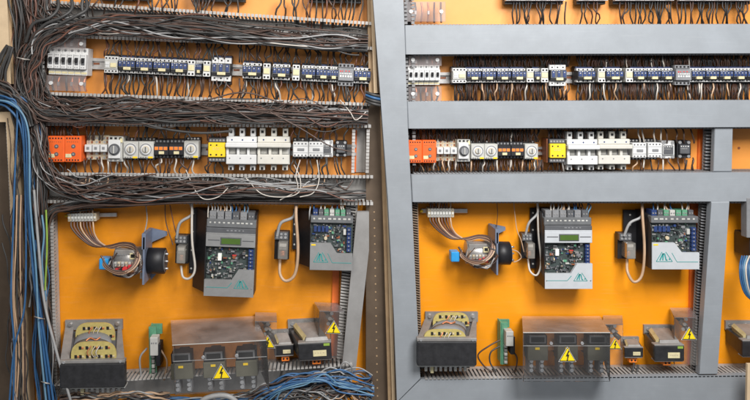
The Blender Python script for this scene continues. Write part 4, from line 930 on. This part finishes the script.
# ================================================================== wiring
class Stuff:
    def __init__(s): s.mb = MB()
LT = MB()      # uncountable tangle, left
RT = MB()      # massed thin drops, right
rw = random.Random(5)
DARK = ['wire_black']*6 + ['wire_brown']*5 + ['wire_redbrown']*1
count = 0
def drop(x0, y0, x1, y1, m, r, label, group, mass=None, dA=14, dB=10, sag=0.0, bow=4.0):
    global count
    mx = lerp(x0, x1, 0.5) + rw.uniform(-1, 1)*sag; 
    if rw.random() < 0.3: mx += rw.uniform(-1, 1)*sag*1.6
    bow *= rw.uniform(0.4, 1.5)
    pts = [(x0, y0, dA), (x0 + rw.uniform(-.8, .8), lerp(y0, y1, rw.uniform(0.15, 0.3)), dA+bow), (mx, lerp(y0, y1, rw.uniform(0.42, 0.65)), dA+bow*0.8), (x1, lerp(y0, y1, 0.85), dB+bow*0.4), (x1+rw.uniform(-1, 1), y1, dB)]
    P = crom([W(*p) for p in pts], 9)
    if mass is not None: mass.tube(P, r, m, 5); return
    mb = MB(); mb.tube(P, r, m, 6); tag(mb.build('wire'), label, 'wire', group); count += 1

# left row 0 (top), row 1 and row 2
def lrow(xs, ytop, ybot, label, group, cols, r=0.82, sag=2.6, jit=4.0, mass_share=0.0, bow=5.0):
    for x in xs:
        x += rw.uniform(-2.0, 2.0)
        drop(x, ytop(x), x + rw.uniform(-jit, jit), ybot(x), rw.choice(cols), r*rw.uniform(0.85, 1.15), label, group, LT if rw.random() < mass_share else None, sag=sag, bow=bow)
fr = lambda a, b, s: [a + i*s for i in range(int((b-a)/s))]
ytl = lambda x: 38.5 + (x-45)*0.044; ybl = lambda x: 92 + (x-45)*0.036
dt = lambda x: 56.5 + (x-110)*0.044; db = lambda x: 73 + (x-110)*0.044
GW = 'left untidy cabinet wires'
lrow(fr(104, 230, 3.6) + fr(240, 370, 3.6), dt, lambda x: ytl(x)-3, 'dark wire rising from a contactor into the duct above, untidy cabinet', 'wires above the untidy contactor row', DARK, mass_share=0.5)
lrow(fr(104, 232, 3.5) + fr(240, 370, 3.5), db, lambda x: ybl(x)+5, 'dark wire falling from a contactor into the duct below, untidy cabinet', 'wires below the untidy contactor row', DARK, sag=3, jit=5, mass_share=0.5)
lrow(fr(50, 84, 2.9) + fr(86, 108, 3.2) + fr(124, 196, 5) + fr(206, 226, 4) + fr(292, 350, 4.2), lambda x: 140, lambda x: 121, 'dark wire rising from a module into the duct above, untidy cabinet', 'wires above the untidy module row', DARK + ['wire_redbrown']*2, jit=4.5, mass_share=0.45)
lrow(fr(52, 110, 5) + fr(112, 200, 5.2) + fr(206, 226, 4.5) + fr(292, 348, 4.6), lambda x: 158, lambda x: 180, 'dark wire falling from a module into the duct below, untidy cabinet', 'wires below the untidy module row', DARK, jit=5, sag=3, mass_share=0.45)
lrow([90, 97, 101, 116, 122, 139, 146, 152] + fr(160, 182, 3) + fr(192, 216, 3) + [224, 231, 238] + fr(282, 366, 4.4), lambda x: -4, lambda x: 16 + (x-80)*0.055, 'dark wire falling from the cropped top row, untidy cabinet', 'wires below the untidy top row', DARK, jit=6, sag=3, bow=8, mass_share=0.4)
for x in (101, 108, 118, 124, 161, 176, 193): drop(x, 158, x+rw.uniform(-3, 3), 178, 'wire_white', 0.9, 'pale wire falling from a module into the duct below, untidy cabinet', 'pale wires below the untidy module row', sag=3)
for x in (129, 156, 188, 246, 276, 312, 332, 347): drop(x, db(x)+2, x+rw.uniform(-5, 5), ybl(x)+6, 'wire_white', 0.9, 'pale wire falling from a contactor into the duct below, untidy cabinet', 'pale wires below the untidy contactor row', sag=3)
# right rows: massed, the shade under the covers put into the wire colours; the pale ones singly
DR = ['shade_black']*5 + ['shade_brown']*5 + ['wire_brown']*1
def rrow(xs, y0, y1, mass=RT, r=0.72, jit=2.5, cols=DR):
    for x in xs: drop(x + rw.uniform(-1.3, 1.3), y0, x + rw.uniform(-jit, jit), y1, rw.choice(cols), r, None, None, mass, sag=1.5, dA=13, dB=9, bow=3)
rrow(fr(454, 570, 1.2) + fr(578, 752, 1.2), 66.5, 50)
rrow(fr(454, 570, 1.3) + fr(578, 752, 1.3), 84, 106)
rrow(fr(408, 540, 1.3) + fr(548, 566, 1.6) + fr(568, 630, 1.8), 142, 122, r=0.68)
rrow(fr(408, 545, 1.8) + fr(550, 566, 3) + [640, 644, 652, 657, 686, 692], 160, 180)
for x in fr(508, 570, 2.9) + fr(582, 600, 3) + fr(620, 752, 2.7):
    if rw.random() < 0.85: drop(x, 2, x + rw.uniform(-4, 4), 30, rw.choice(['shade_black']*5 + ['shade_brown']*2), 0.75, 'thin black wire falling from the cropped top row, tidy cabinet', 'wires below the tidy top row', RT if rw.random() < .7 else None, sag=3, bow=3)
for x in (482, 497, 512, 527, 546, 566, 590, 604, 616, 644, 657, 670, 688, 699, 702, 713, 727, 740): drop(x, 83.5, x+rw.uniform(-2.5, 2.5), 104, rw.choice(('wire_white', 'wire_white', 'wire_tan')), 0.75, 'pale wire falling from a contactor behind the cover below, tidy cabinet', 'pale wires below the tidy contactor row', sag=1.5, bow=4)
for x, j in ((420, 5), (435, 0), (443, 2), (449, -1), (456, 0), (471, 0), (484, -1), (497, 0), (511, -2), (523, -1), (535, -2), (562, 2), (637, -4), (644, 0), (663, 0)): drop(x, 160, x+j, 176, rw.choice(('wire_white', 'wire_white', 'wire_tan')), 0.8, 'pale wire falling from a module behind the cover below, tidy cabinet', 'pale wires below the tidy module row', sag=1, bow=5)
for x in (511, 640, 644, 655, 661): drop(x, 142, x+rw.uniform(-2, 2), 125, 'wire_white', 0.75, 'pale wire rising from a module behind the cover above, tidy cabinet', 'pale wires above the tidy module row', sag=1, bow=4)
for x in (606, 627, 652, 664, 689): drop(x, 67, x+rw.uniform(-2, 2), 52, 'wire_white', 0.6, 'pale wire rising from a contactor behind the cover above, tidy cabinet', 'pale wires above the tidy contactor row', sag=1, bow=4)
for x0, x1, y0, y1 in ((667, 664, 143, 124), (677, 675, 143, 124), (684, 682, 143, 124), (694, 690, 143, 124), (669, 676, 158, 176), (678, 679, 158, 176), (685, 684, 158, 176), (693, 692, 158, 176)):
    drop(x0, y0, x1, y1, 'wire_brown', 0.8, 'dark wire at the solid state relays, tidy cabinet', 'wires at the tidy solid state relays', sag=1)

# ---- looms of the terminal blocks
def loom(X, Y, k, kx, label, group, n=8):
    for i in range(n):
        x0 = X - 11 + i*2.9*kx
        c = ['wire_brown', 'wire_redbrown', 'wire_brown', 'wire_tan', 'wire_redbrown', 'wire_brown', 'wire_redbrown', 'wire_tan'][i % 8]
        j = (i - n/2)*0.55
        awire([(x0, Y+4, 16), (x0+0.6, Y+9*k, 18), (lerp(x0, X+16*kx, 0.28), Y+(17-i*0.3)*k, 18), (lerp(x0, X+20*kx, 0.66), Y+(25.5-i*0.5)*k, 18), (X+24*kx+i*.5, Y+26.5*k+j*0.6, 19), (X+38*kx, Y+24*k+j*.8, 22), (X+49*kx, Y+27*k+j, 28), (X+52*kx+j, Y+36*k, 36), (X+46*kx+j, Y+46*k, 42), (X+34*kx, Y+49.5*k+j*0.8, 44), (X+22*kx-j, Y+44*k, 44), (X+17.5*kx+i*0.5, Y+36*k+j, 42)],
              0.85, c, 44, label=label, group=group)
        awire([(x0, Y-4, 16), (x0+rw.uniform(-.6, .6), Y-9, 15), (x0+rw.uniform(-1, 1), Y-17, 10)], 0.8, c, 8, label=label.replace('looping round the unit', 'rising to the duct above'), group=group + ', upper tails')
loom(441, 213, 1.0, 1.0, 'brown loom wire looping round the unit, tidy cabinet', 'loom from the tidy terminal block')
loom(82, 217.5, 1.12, 1.08, 'brown loom wire looping round the unit, untidy cabinet', 'loom from the untidy terminal block')
# ---- cables around relays, cards, controllers
A = lambda pts, r, m, label, group=None, n=26, cat='cable', name='cable': awire(pts, r, m, n, name, label, cat, group)
A([(537, 200, 12), (537.5, 213, 16), (529, 223, 18), (525.5, 235, 16)], 1.3, 'wire_grey', 'grey cable from duct to top of the first relay, tidy cabinet')
A([(528, 259, 14), (530, 271, 20), (537, 275, 22), (541, 262, 20), (538.5, 235, 20), (537.5, 202, 14)], 1.0, 'wire_white', 'pale cable looping under the first relay, tidy cabinet')
A([(513.5, 200, 8), (515, 215, 10), (517, 230, 12), (521, 240, 14), (524, 252, 14)], 0.5, 'wire_tan', 'thin pale wire with ferrules left of the first relay, tidy cabinet')
A([(497, 202, 8), (497.5, 215, 8), (496, 231, 8)], 0.4, 'wire_brown', 'thin dark wire from the duct to the grey bracket, tidy cabinet')
A([(510, 249, 22), (518, 252, 22), (521, 258, 20), (514, 262, 20), (510, 258, 22)], 0.6, 'wire_tan', 'thin tan wire looped behind the black drum, tidy cabinet')
A([(642, 200, 14), (641.5, 216, 18), (630, 223, 18), (624, 236, 16)], 1.4, 'wire_grey', 'grey cable from duct to top of the second relay, tidy cabinet')
A([(627, 259, 14), (627.5, 272, 22), (634, 282, 24), (642, 275, 24), (644.5, 250, 24), (642.5, 215, 22), (642, 202, 16)], 1.4, 'wire_tan', 'thick pale cable looping under the second relay, tidy cabinet')
A([(190, 200, 12), (192, 214, 16), (180, 223, 18), (176.5, 238, 16)], 1.5, 'wire_grey', 'grey cable from duct to top of the first relay, untidy cabinet')
A([(181, 266, 14), (183, 277, 22), (190, 278, 24), (195, 268, 24), (192, 240, 24), (192, 202, 16)], 1.2, 'wire_white', 'pale cable looping under the first relay, untidy cabinet')
A([(165, 203, 8), (166, 222, 8), (173, 245, 12)], 0.5, 'wire_brown', 'thin dark wire left of the first relay, untidy cabinet')
A([(146, 205, 8), (147, 220, 10), (144, 235, 14)], 0.6, 'wire_grey', 'thin grey wire from the duct to the grey bracket, untidy cabinet')
A([(170, 205, 8), (174, 225, 10), (178, 240, 14)], 0.5, 'wire_redbrown', 'thin red-brown wire above the first relay, untidy cabinet')
A([(296, 198, 14), (294, 216, 18), (281, 223, 18), (277, 236, 16)], 1.6, 'wire_grey', 'grey cable from duct to top of the second relay, untidy cabinet')
A([(280, 260, 14), (280, 274, 22), (286, 281, 24), (295, 274, 24), (298, 250, 24), (296, 215, 24), (297, 200, 16)], 1.6, 'wire_tan', 'thick pale cable looping under the second relay, untidy cabinet')
for tg, xs, y0, y1 in (('tidy', (551, 557, 562, 567, 574, 580, 586), 200, 217), ('untidy', (208, 214, 220, 226, 232, 238, 244, 246), 200, 222)):
    for i, x in enumerate(xs):
        for q in range(2):
            A([(x+rw.uniform(-2, 2), y0, 10), (x+3*q+rw.uniform(-1, 2), lerp(y0, y1, .35), 20), (x+2*q, lerp(y0, y1, .75), 26), (x+2*q, y1+5, 24)], 0.7, ('wire_white', 'wire_grey', 'wire_tan', 'wire_white', 'wire_blue', 'wire_brown', 'wire_lightblue', 'wire_brown')[i], 'thin wire entering the top of the display controller, %s cabinet' % tg, 'wires into the %s display controller' % tg, 10, 'wire', 'wire')
for tg, xs, y0, y1 in (('tidy', (653, 657, 664, 667, 671, 682, 686, 688), 200, 214), ('untidy', (309, 313, 320, 324, 331, 336, 341, 344), 200, 217)):
    for i, x in enumerate(xs):
        A([(x+rw.uniform(-2, 2), y0, 10), (x+rw.uniform(-2, 2), lerp(y0, y1, .35), 20), (x+0.5, lerp(y0, y1, .75), 24), (x+0.5, y1+3, 22)], 0.75, ('wire_blue', 'wire_white', 'wire_white', 'wire_tan')[i % 4] if tg == 'tidy' else ('wire_grey', 'wire_blue', 'wire_white', 'wire_white')[i % 4], 'thin wire entering the top of the smaller controller, %s cabinet' % tg, 'wires into the %s smaller controller' % tg, 10, 'wire', 'wire')
A([(500, 340, 18), (489, 346, 20), (478, 355, 18), (484, 366, 18), (492, 372, 20)], 0.8, 'wire_brown', 'brown wire arching left of the tidy circuit card')
A([(500, 346, 18), (491, 352, 20), (490, 362, 18), (496, 372, 20)], 0.8, 'wire_black', 'black wire arching left of the tidy circuit card')
A([(512, 350, 18), (517, 358, 20), (515, 370, 18), (508, 376, 20)], 0.8, 'wire_brown', 'brown wire curving right of the tidy circuit card')
A([(147, 348, 18), (140, 358, 20), (141, 376, 18)], 1.0, 'wire_grey', 'grey wire arching left of the untidy circuit card')
A([(161, 350, 18), (167, 362, 20), (164, 380, 18)], 0.9, 'wire_tan', 'tan wire curving right of the untidy circuit card')
for x, y in ((634, 363), (638, 365)): A([(x, y, 16), (x-1, y+6, 20), (x-3, y+10, 20)], 0.9, 'wire_black', 'black wire hanging from the tiny transformer terminal, tidy cabinet', 'black wires under the tidy tiny transformer', 8)
A([(284, 362, 16), (282, 370, 20), (280, 378, 22)], 1.1, 'wire_black', 'black wire hanging from the tiny transformer terminal, untidy cabinet')

# ---- the uncountable tangle of the untidy cabinet
rt = random.Random(21)
def run(path, N, cols, r=1.05, t_range=(0, 1), wob=1.0, seg=46, cross=0.6, ends=0.35, starts=None):
    """path: (x, y, d, half width, half depth)"""
    C = crom([Vector(p[:3]) for p in path], 80); HW = crom([Vector((p[3], p[4], 0)) for p in path], 80)
    for _ in range(N):
        u0 = rt.uniform(-1, 1); u1 = u0*(1-cross) + rt.uniform(-1, 1)*cross; v = rt.uniform(-1, 1); v1 = v*(1-cross) + rt.uniform(-1, 1)*cross
        a, b = t_range
        if rt.random() < (starts if starts is not None else ends): a = rt.uniform(a, lerp(a, b, 0.5))
        if rt.random() < ends: b = rt.uniform(lerp(a, b, 0.6), b)
        f1, p1, f2, p2 = rt.uniform(1, 3), rt.uniform(0, 6.3), rt.uniform(4, 8), rt.uniform(0, 6.3)
        pts = []
        for i in range(seg+1):
            t = lerp(a, b, i/seg); k = min(t*80, 79.999); j = int(k); c = C[j].lerp(C[j+1], k-j); h = HW[j].lerp(HW[j+1], k-j)
            tn = (C[min(j+1, 80)] - C[max(j-1, 0)]); n = Vector((-tn.y, tn.x, 0)); n = n.normalized() if n.length > 1e-6 else Vector((0, 1, 0))
            u = lerp(u0, u1, i/seg) + wob*(0.16*math.sin(f1*6.28*t+p1) + 0.06*math.sin(f2*6.28*t+p2)); w = lerp(v, v1, i/seg) + 0.2*math.sin(f1*5*t+p2)
            q = c + n*u*h.x; pts.append(W(q.x, q.y, q.z + w*h.y))
        LT.tube(pts, r*rt.uniform(0.65, 1.45), rt.choice(cols), 6)
BR = ['wire_brown']*6 + ['wire_redbrown']*2 + ['wire_black']*4
BK = ['wire_black']*8 + ['wire_brown']*2
MX = ['wire_black']*7 + ['wire_brown']*4 + ['wire_redbrown'] + ['wire_grey']
# upright brown bundle at left
run([(31, -12, 22, 17, 8), (29, 60, 22, 16, 9), (29, 120, 24, 14, 10), (37, 200, 26, 10, 9), (41, 300, 26, 7, 8), (46, 420, 26, 8, 8)], 105, BR, 0.78, seg=60, wob=1.7)
# top band
run([(368, 45, 26, 4, 8), (300, 40, 27, 7, 9), (200, 32, 28, 8, 9), (120, 25, 28, 9, 8), (75, 25, 28, 9, 8), (45, 18, 26, 10, 8), (30, -10, 24, 10, 6)], 40, MX, 0.6, cross=1.0, wob=3.6, seg=60, starts=0.6)
run([(368, 42, 30, 6, 5), (290, 38, 31, 8, 6), (200, 29, 32, 8, 7), (130, 23, 32, 7, 6), (84, 25, 32, 6, 6), (50, 35, 33, 7, 7), (32, 55, 34, 9, 8), (25, 78, 34, 7, 8), (27, 98, 34, 7, 8), (42, 112, 34, 7, 8), (75, 116, 33, 7, 7), (120, 114, 33, 8, 7), (200, 115, 32, 6, 7), (300, 117, 31, 6, 6), (368, 119, 30, 5, 5)], 52, BK + ['wire_brown']*3 + ['wire_grey'], 0.68, cross=1.0, seg=120, ends=0.6, starts=0.6, wob=3.6)
# middle band, brown and black
run([(368, 118, 27, 5, 8), (300, 116, 27, 6, 9), (200, 112, 27, 7, 9), (120, 110, 27, 8, 9), (70, 112, 26, 8, 8), (44, 98, 24, 8, 8), (30, 60, 22, 8, 6)], 42, MX, 0.62, cross=1.0, wob=3.6, seg=60, starts=0.65)
# lower band
run([(366, 193, 26, 4, 7), (300, 193, 27, 5, 8), (200, 192, 27, 6, 8), (120, 193, 28, 7, 8), (75, 190, 28, 8, 8), (46, 170, 28, 8, 8), (37, 130, 27, 8, 8), (31, 80, 26, 8, 6)], 42, BK + ['wire_brown']*5 + ['wire_grey'], 0.66, cross=1.0, wob=2.8, seg=70, starts=0.7)
for pth, N in (([(360, 43, 32, 10, 6), (290, 38, 36, 11, 6), (200, 30, 37, 10, 6), (120, 26, 36, 9, 6), (80, 28, 36, 8, 6), (45, 40, 36, 9, 6), (28, 66, 36, 9, 6), (24, 92, 36, 9, 6)], 14),
               ([(358, 116, 32, 9, 6), (290, 113, 36, 12, 6), (200, 109, 37, 12, 6), (120, 110, 36, 11, 6), (70, 112, 36, 9, 6), (34, 100, 36, 9, 6)], 17),
               ([(355, 190, 32, 8, 6), (290, 189, 36, 9, 6), (200, 189, 37, 9, 6), (120, 189, 36, 10, 6), (70, 187, 36, 9, 6), (42, 165, 34, 8, 6), (33, 130, 32, 8, 6)], 15)):
    run(pth, N, ['wire_black']*5 + ['wire_brown']*3 + ['wire_grey']*2 + ['wire_redbrown'], 0.58, cross=1.0, wob=4.0, seg=90, ends=0.75, starts=0.75)
run([(340, 200, 22, 4, 4), (200, 198, 24, 4, 5), (120, 202, 25, 5, 5), (70, 205, 26, 6, 5), (48, 215, 26, 5, 5), (44, 260, 26, 4, 5), (46, 330, 26, 4, 5), (52, 420, 26, 4, 5)], 22, ['wire_black']*5 + ['wire_brown']*4 + ['wire_grey'], 0.75, cross=0.7, wob=1.6)
run([(30, 112, 28, 8, 6), (33, 180, 30, 9, 6), (36, 250, 30, 9, 6), (41, 320, 30, 10, 6), (48, 420, 30, 10, 6)], 44, ['wire_black']*6 + ['wire_brown']*4 + ['wire_blue']*2 + ['wire_grey'], 0.7, cross=0.9, wob=2.2, seg=50, ends=0.2)
run([(14, 118, 30, 6, 4), (14, 220, 32, 8, 4), (16, 320, 32, 9, 4), (18, 420, 32, 9, 4)], 12, ['wire_black']*4 + ['wire_brown']*3 + ['wire_grey'], 0.55, cross=1.0, wob=2.5, ends=0.3)
# loops hanging from the drops into the ducts
def scrib(x0, x1, yf, N, cols, amp):
    for _ in range(N):
        x = rt.uniform(x0, x1); y = yf(x); L = rt.uniform(10, 55); s = rt.choice((-1, 1)); s = -1 if x + 1.35*L > 362 else s
        P = crom([W(x, y - amp*0.8, 18), W(x+s*2, y - amp*0.1, 28), W(x + s*L*0.4, y + rt.uniform(-.3, .8)*amp, 34), W(x + s*L*0.8, y + rt.uniform(-.6, .6)*amp, 32), W(x + s*L*1.3, y + rt.uniform(-.8, .5)*amp, 27)], 16)
        LT.tube(P, rt.uniform(0.5, 0.8), rt.choice(cols), 6)
scrib(95, 370, lambda x: 104 + (x-100)*0.03, 70, DARK + ['wire_grey'], 10)
scrib(60, 350, lambda x: 185, 50, DARK + ['wire_grey', 'wire_grey', 'wire_tan'], 9)
scrib(160, 368, lambda x: 30 + (x-160)*0.06, 80, MX + ['wire_grey'], 10)
# wires on the floor of the untidy cabinet
run([(130, 402, 34, 4, 4), (230, 401, 34, 5, 4), (300, 384, 34, 9, 5), (372, 386, 34, 13, 5)], 50, ['wire_black']*5 + ['wire_grey']*4 + ['wire_brown']*2 + ['wire_blue']*3, 0.65, cross=1.0, wob=3.5)
run([(250, 404, 36, 6, 4), (300, 396, 38, 8, 5), (340, 392, 38, 9, 5), (372, 398, 36, 8, 5)], 30, ['wire_grey', 'wire_black', 'wire_black', 'wire_brown', 'wire_grey', 'wire_tan', 'wire_lightblue'], 0.6, cross=1.0, wob=3.5)
run([(60, 399, 34, 5, 4), (110, 397, 36, 6, 4), (170, 396, 36, 6, 4)], 14, ['wire_black', 'wire_grey', 'wire_tan', 'wire_brown'], 0.95, cross=1.0, wob=2)
run([(10, 46, 34, 4, 4), (-6, 92, 34, 12, 6), (12, 98, 36, 8, 5), (30, 90, 34, 8, 5)], 14, BK, 1.1, cross=0.6)
run([(-12, 84, 36, 8, 4), (8, 92, 38, 7, 4), (24, 106, 38, 6, 4), (34, 125, 36, 6, 4)], 14, ['wire_black']*4 + ['wire_brown']*2, 1.1)
o = LT.build('wire_tangle', kind='stuff'); tag(o, 'dense tangle of black and brown wires swamping the untidy cabinet', 'wire tangle')
o = RT.build('wire_rows', kind='stuff'); tag(o, 'massed wires with the shade of the tidy cabinet covers in their colour', 'wire rows')

# ---- distinct cables
for i, (x0, y0) in enumerate(((57, -8), (70, -8), (84, -8))):
    A([(x0, y0, 22), (x0+1+i, 8, 30), (x0-8, 18-i, 36), (x0-24-i*3, 24+i*2, 36), (26+i*3, 42+i*3, 32)], 1.7, 'wire_black', ['first', 'second', 'third'][i] + ' thick black cable from left curving in at the top of the untidy cabinet', 'thick black cables at top left')
A([(84, -6, 24), (82, 8, 28), (87, 22, 28)], 1.6, 'wire_black', 'short thick black cable dropping into the top duct of the untidy cabinet')
blue = [([(-8, 94, 38), (8, 98, 42), (17, 108, 40), (15, 170, 40), (13, 230, 40), (11, 300, 40), (14, 345, 40), (13, 420, 40)], 'wire_blue', 0.95),
        ([(-8, 100, 38), (10, 104, 42), (22, 120, 40), (25, 180, 38), (26, 260, 38), (24, 310, 40), (14, 350, 42), (8, 420, 42)], 'wire_blue', 0.95),
        ([(-8, 97, 36), (12, 101, 40), (25, 125, 40), (28, 190, 40), (33, 270, 40), (41, 330, 40), (52, 420, 40)], 'wire_blue', 1.25),
        ([(-8, 103, 36), (8, 108, 38), (22, 132, 38), (27, 200, 38), (35, 280, 40), (44, 335, 40), (56, 420, 40)], 'wire_blue', 1.25),
        ([(-8, 99, 40), (14, 105, 42), (28, 130, 42), (30, 200, 42), (36, 270, 42), (39, 330, 42), (48, 420, 42)], 'wire_lightblue', 1.05),
        ([(24, 118, 36), (30, 170, 36), (29, 230, 36), (38, 290, 38), (46, 350, 38), (50, 420, 38)], 'wire_blue', 1.15),
        ([(42, 215, 36), (44, 235, 38), (42, 262, 38), (46, 300, 36)], 'wire_lightblue', 1.0),
        ([(-6, 104, 34), (6, 100, 38), (18, 96, 40), (30, 104, 38)], 'wire_blue', 1.0)]
for i, (p, m, r) in enumerate(blue): A(p, r, m, ['outermost blue cable bowing along the far left edge', 'blue cable crossing the beige post near its foot', 'thick blue cable down the beige post, upper of the bundle', 'thick blue cable down the beige post, lower of the bundle', 'pale blue cable lying over the blue bundle', 'blue cable starting beside the brown bundle, left', 'short pale blue wire beside the lower brown bundle', 'short blue cable entering over the left door edge'][i], 'blue cables at the far left', 50)
A([(34, 190, 40), (38, 240, 42), (44, 300, 44), (56, 350, 46), (66, 385, 46), (74, 412, 46)], 1.3, 'wire_grey', 'light grey cable slanting across the blue bundle to the lower left transformer', n=40)
A([(46, 210, 36), (47, 245, 38), (45, 290, 38)], 0.9, 'wire_green', 'thin yellow-green earth wire in the left bundle')
for i, (x, c) in enumerate(((17, 'wire_tan'), (19, 'wire_black'), (14, 'wire_tan'), (21, 'wire_tan'), (23, 'wire_brown'))): A([(x, 195, 34), (x-1, 240, 36), (x-3+i, 300, 34), (x+2, 350, 34), (x-2+i, 420, 34)], 0.8, c, 'thin wire hanging over the beige post, untidy cabinet', 'thin wires over the beige post')
for i in range(9):
    q = i*1.5; e = [rw.uniform(-5, 5) for _ in range(5)]
    A([(250+q*2.5, 404, 40), (264+q*2+e[0], 394-q*.3+e[1]*.4, 44), (287+q*1.5+e[2], 385-q*.4+e[3]*.8, 46), (314+q, 378+e[4]*.8, 46), (340, 379+q*0.8+e[0]*.8, 44), (374, 386+q*0.9+e[1], 40)], 0.75, ('wire_blue', 'wire_lightblue', 'wire_blue')[i % 3], 'blue cable fanning across the floor of the untidy cabinet', 'blue cables on the cabinet floor', 34)
A([(196, 412, 46), (203, 400, 48), (218, 395.5, 48), (232, 398, 48), (244, 412, 46)], 2.6, 'wire_grey', 'thick grey conduit arching at the bottom of the untidy cabinet')
A([(351, 378, 30), (352, 368, 36), (346, 362, 38), (341, 366, 36), (339, 382, 30)], 0.8, 'wire_grey', 'grey loop of wire before the grey upright strip, untidy cabinet')
whites = [([(294, 165, 24), (300, 178, 34), (299, 192, 38), (285, 197, 38), (262, 194, 38), (246, 178, 34)], 'first'), ([(317, 160, 24), (319, 180, 34), (313, 193, 38), (300, 197, 38)], 'second'), ([(300, 160, 24), (296, 175, 32), (297, 190, 36), (280, 200, 36)], 'third'),
          ([(186, 170, 26), (195, 190, 36), (204, 199, 38), (218, 197, 38), (228, 188, 34)], 'fourth'), ([(340, 100, 26), (350, 112, 36), (356, 120, 36), (366, 112, 34)], 'fifth')]
for p, w in whites: A(p, 0.5, 'wire_white', {'first': 'wide white wire loop hanging below the fuse holders, untidy cabinet', 'second': 'white wire loop below the white small contactors, untidy cabinet', 'third': 'white wire dropping between the fuse holder and small contactor, untidy cabinet', 'fourth': 'white wire loop below the yellow safety relay, untidy cabinet', 'fifth': 'white wire loop under the right end of the contactors, untidy cabinet'}[w], None, 30)
A([(260, 41, 34), (275, 43.5, 38), (300, 46, 38), (318, 47, 32)], 0.6, 'wire_white', 'long white wire lying on the top bundle, untidy cabinet')
A([(98, 33, 34), (108, 34, 37), (122, 33, 34)], 0.55, 'wire_white', 'short white wire on the top bundle above the breakers, untidy cabinet')
A([(270, 112, 40), (300, 128, 40), (330, 146, 38), (352, 152, 34)], 0.6, 'wire_brown', 'thin brown wire slanting down to the black relay, untidy cabinet')
A([(200, 121, 38), (170, 122, 38), (130, 117, 36), (160, 128, 34), (200, 133, 34), (232, 131, 32)], 1.2, 'wire_black', 'black cable sagging above the module row, untidy cabinet')
for i in range(4): A([(366, 92+i*3, 30), (374, 95+i*3, 34), (384, 97+i*3, 30)], 1.4, ('wire_black', 'wire_blue', 'wire_black', 'wire_black')[i], ['topmost black cable at the folded door edge', 'blue cable at the folded door edge', 'middle black cable at the folded door edge', 'lowest black cable at the folded door edge'][i], 'cables passing the folded door edge', 10)
for i in range(6): A([(742+i*2.5, 256, 34), (740+i*2, 266, 42), (741+i*2, 282, 44), (747+i*1.5, 296, 42), (762, 306, 36)], 0.85, ('wire_blue', 'wire_blue', 'wire_lightblue', 'wire_white', 'wire_blue', 'wire_lightblue')[i], 'blue and white cable bulging in at the right picture edge', 'cables at the right picture edge', 16)
for x, y, w, l in ((39, 318, 9, 'pale cable tie round the blue bundle at mid height'), (46, 383, 9, 'pale cable tie round the blue bundle near the bottom'), (23, 59, 12, 'pale cable tie round the upper black bundle')):
    A([(x-w*.5, y-1.5, 34), (x, y, 48), (x+w*.6, y+1, 34)], 0.6, 'wire_white', l, 'cable ties on the untidy bundles', 10, 'cable tie', 'cable_tie')

# ================================================================== camera, light, world
cam = bpy.data.cameras.new('Camera'); co = bpy.data.objects.new('Camera', cam); COL.objects.link(co)
co.location = V(CX, CY, D); co.rotation_euler = (math.radians(90), 0, 0)
cam.sensor_width = 36; cam.lens = 36 * D / 750
cam.shift_x = (375 - CX)/750; cam.shift_y = -(200 - CY)/750
cam.clip_start = 0.05; cam.clip_end = 100
scene.camera = co
def area(name, pos, target, size, energy, col, sy=None):
    l = bpy.data.lights.new(name, 'AREA'); l.energy = energy; l.color = col; l.size = size*S; l.shape = 'RECTANGLE'; l.size_y = (sy or size)*S
    o = bpy.data.objects.new(name, l); COL.objects.link(o); a = V(*pos); t = V(*target); o.location = a
    o.rotation_euler = (t - a).to_track_quat('-Z', 'Y').to_euler()
area('lamp_tidy', (610, -260, 600), (570, 270, 0), 300, 142, (1.0, 0.985, 0.97))
area('lamp_untidy', (150, -210, 640), (180, 200, 0), 380, 41, (1.0, 0.94, 0.87))
w = bpy.data.worlds.new('World'); scene.world = w; w.use_nodes = True
w.node_tree.nodes['Background'].inputs['Color'].default_value = (0.92, 0.95, 1.0, 1); w.node_tree.nodes['Background'].inputs['Strength'].default_value = 0.22
scene.view_settings.view_transform = 'Standard'; scene.view_settings.look = 'None'; scene.view_settings.exposure = 0; scene.view_settings.gamma = 1
scene.cycles.max_bounces = 8; scene.cycles.transparent_max_bounces = 16; scene.cycles.use_denoising = True
print('single wires', count)
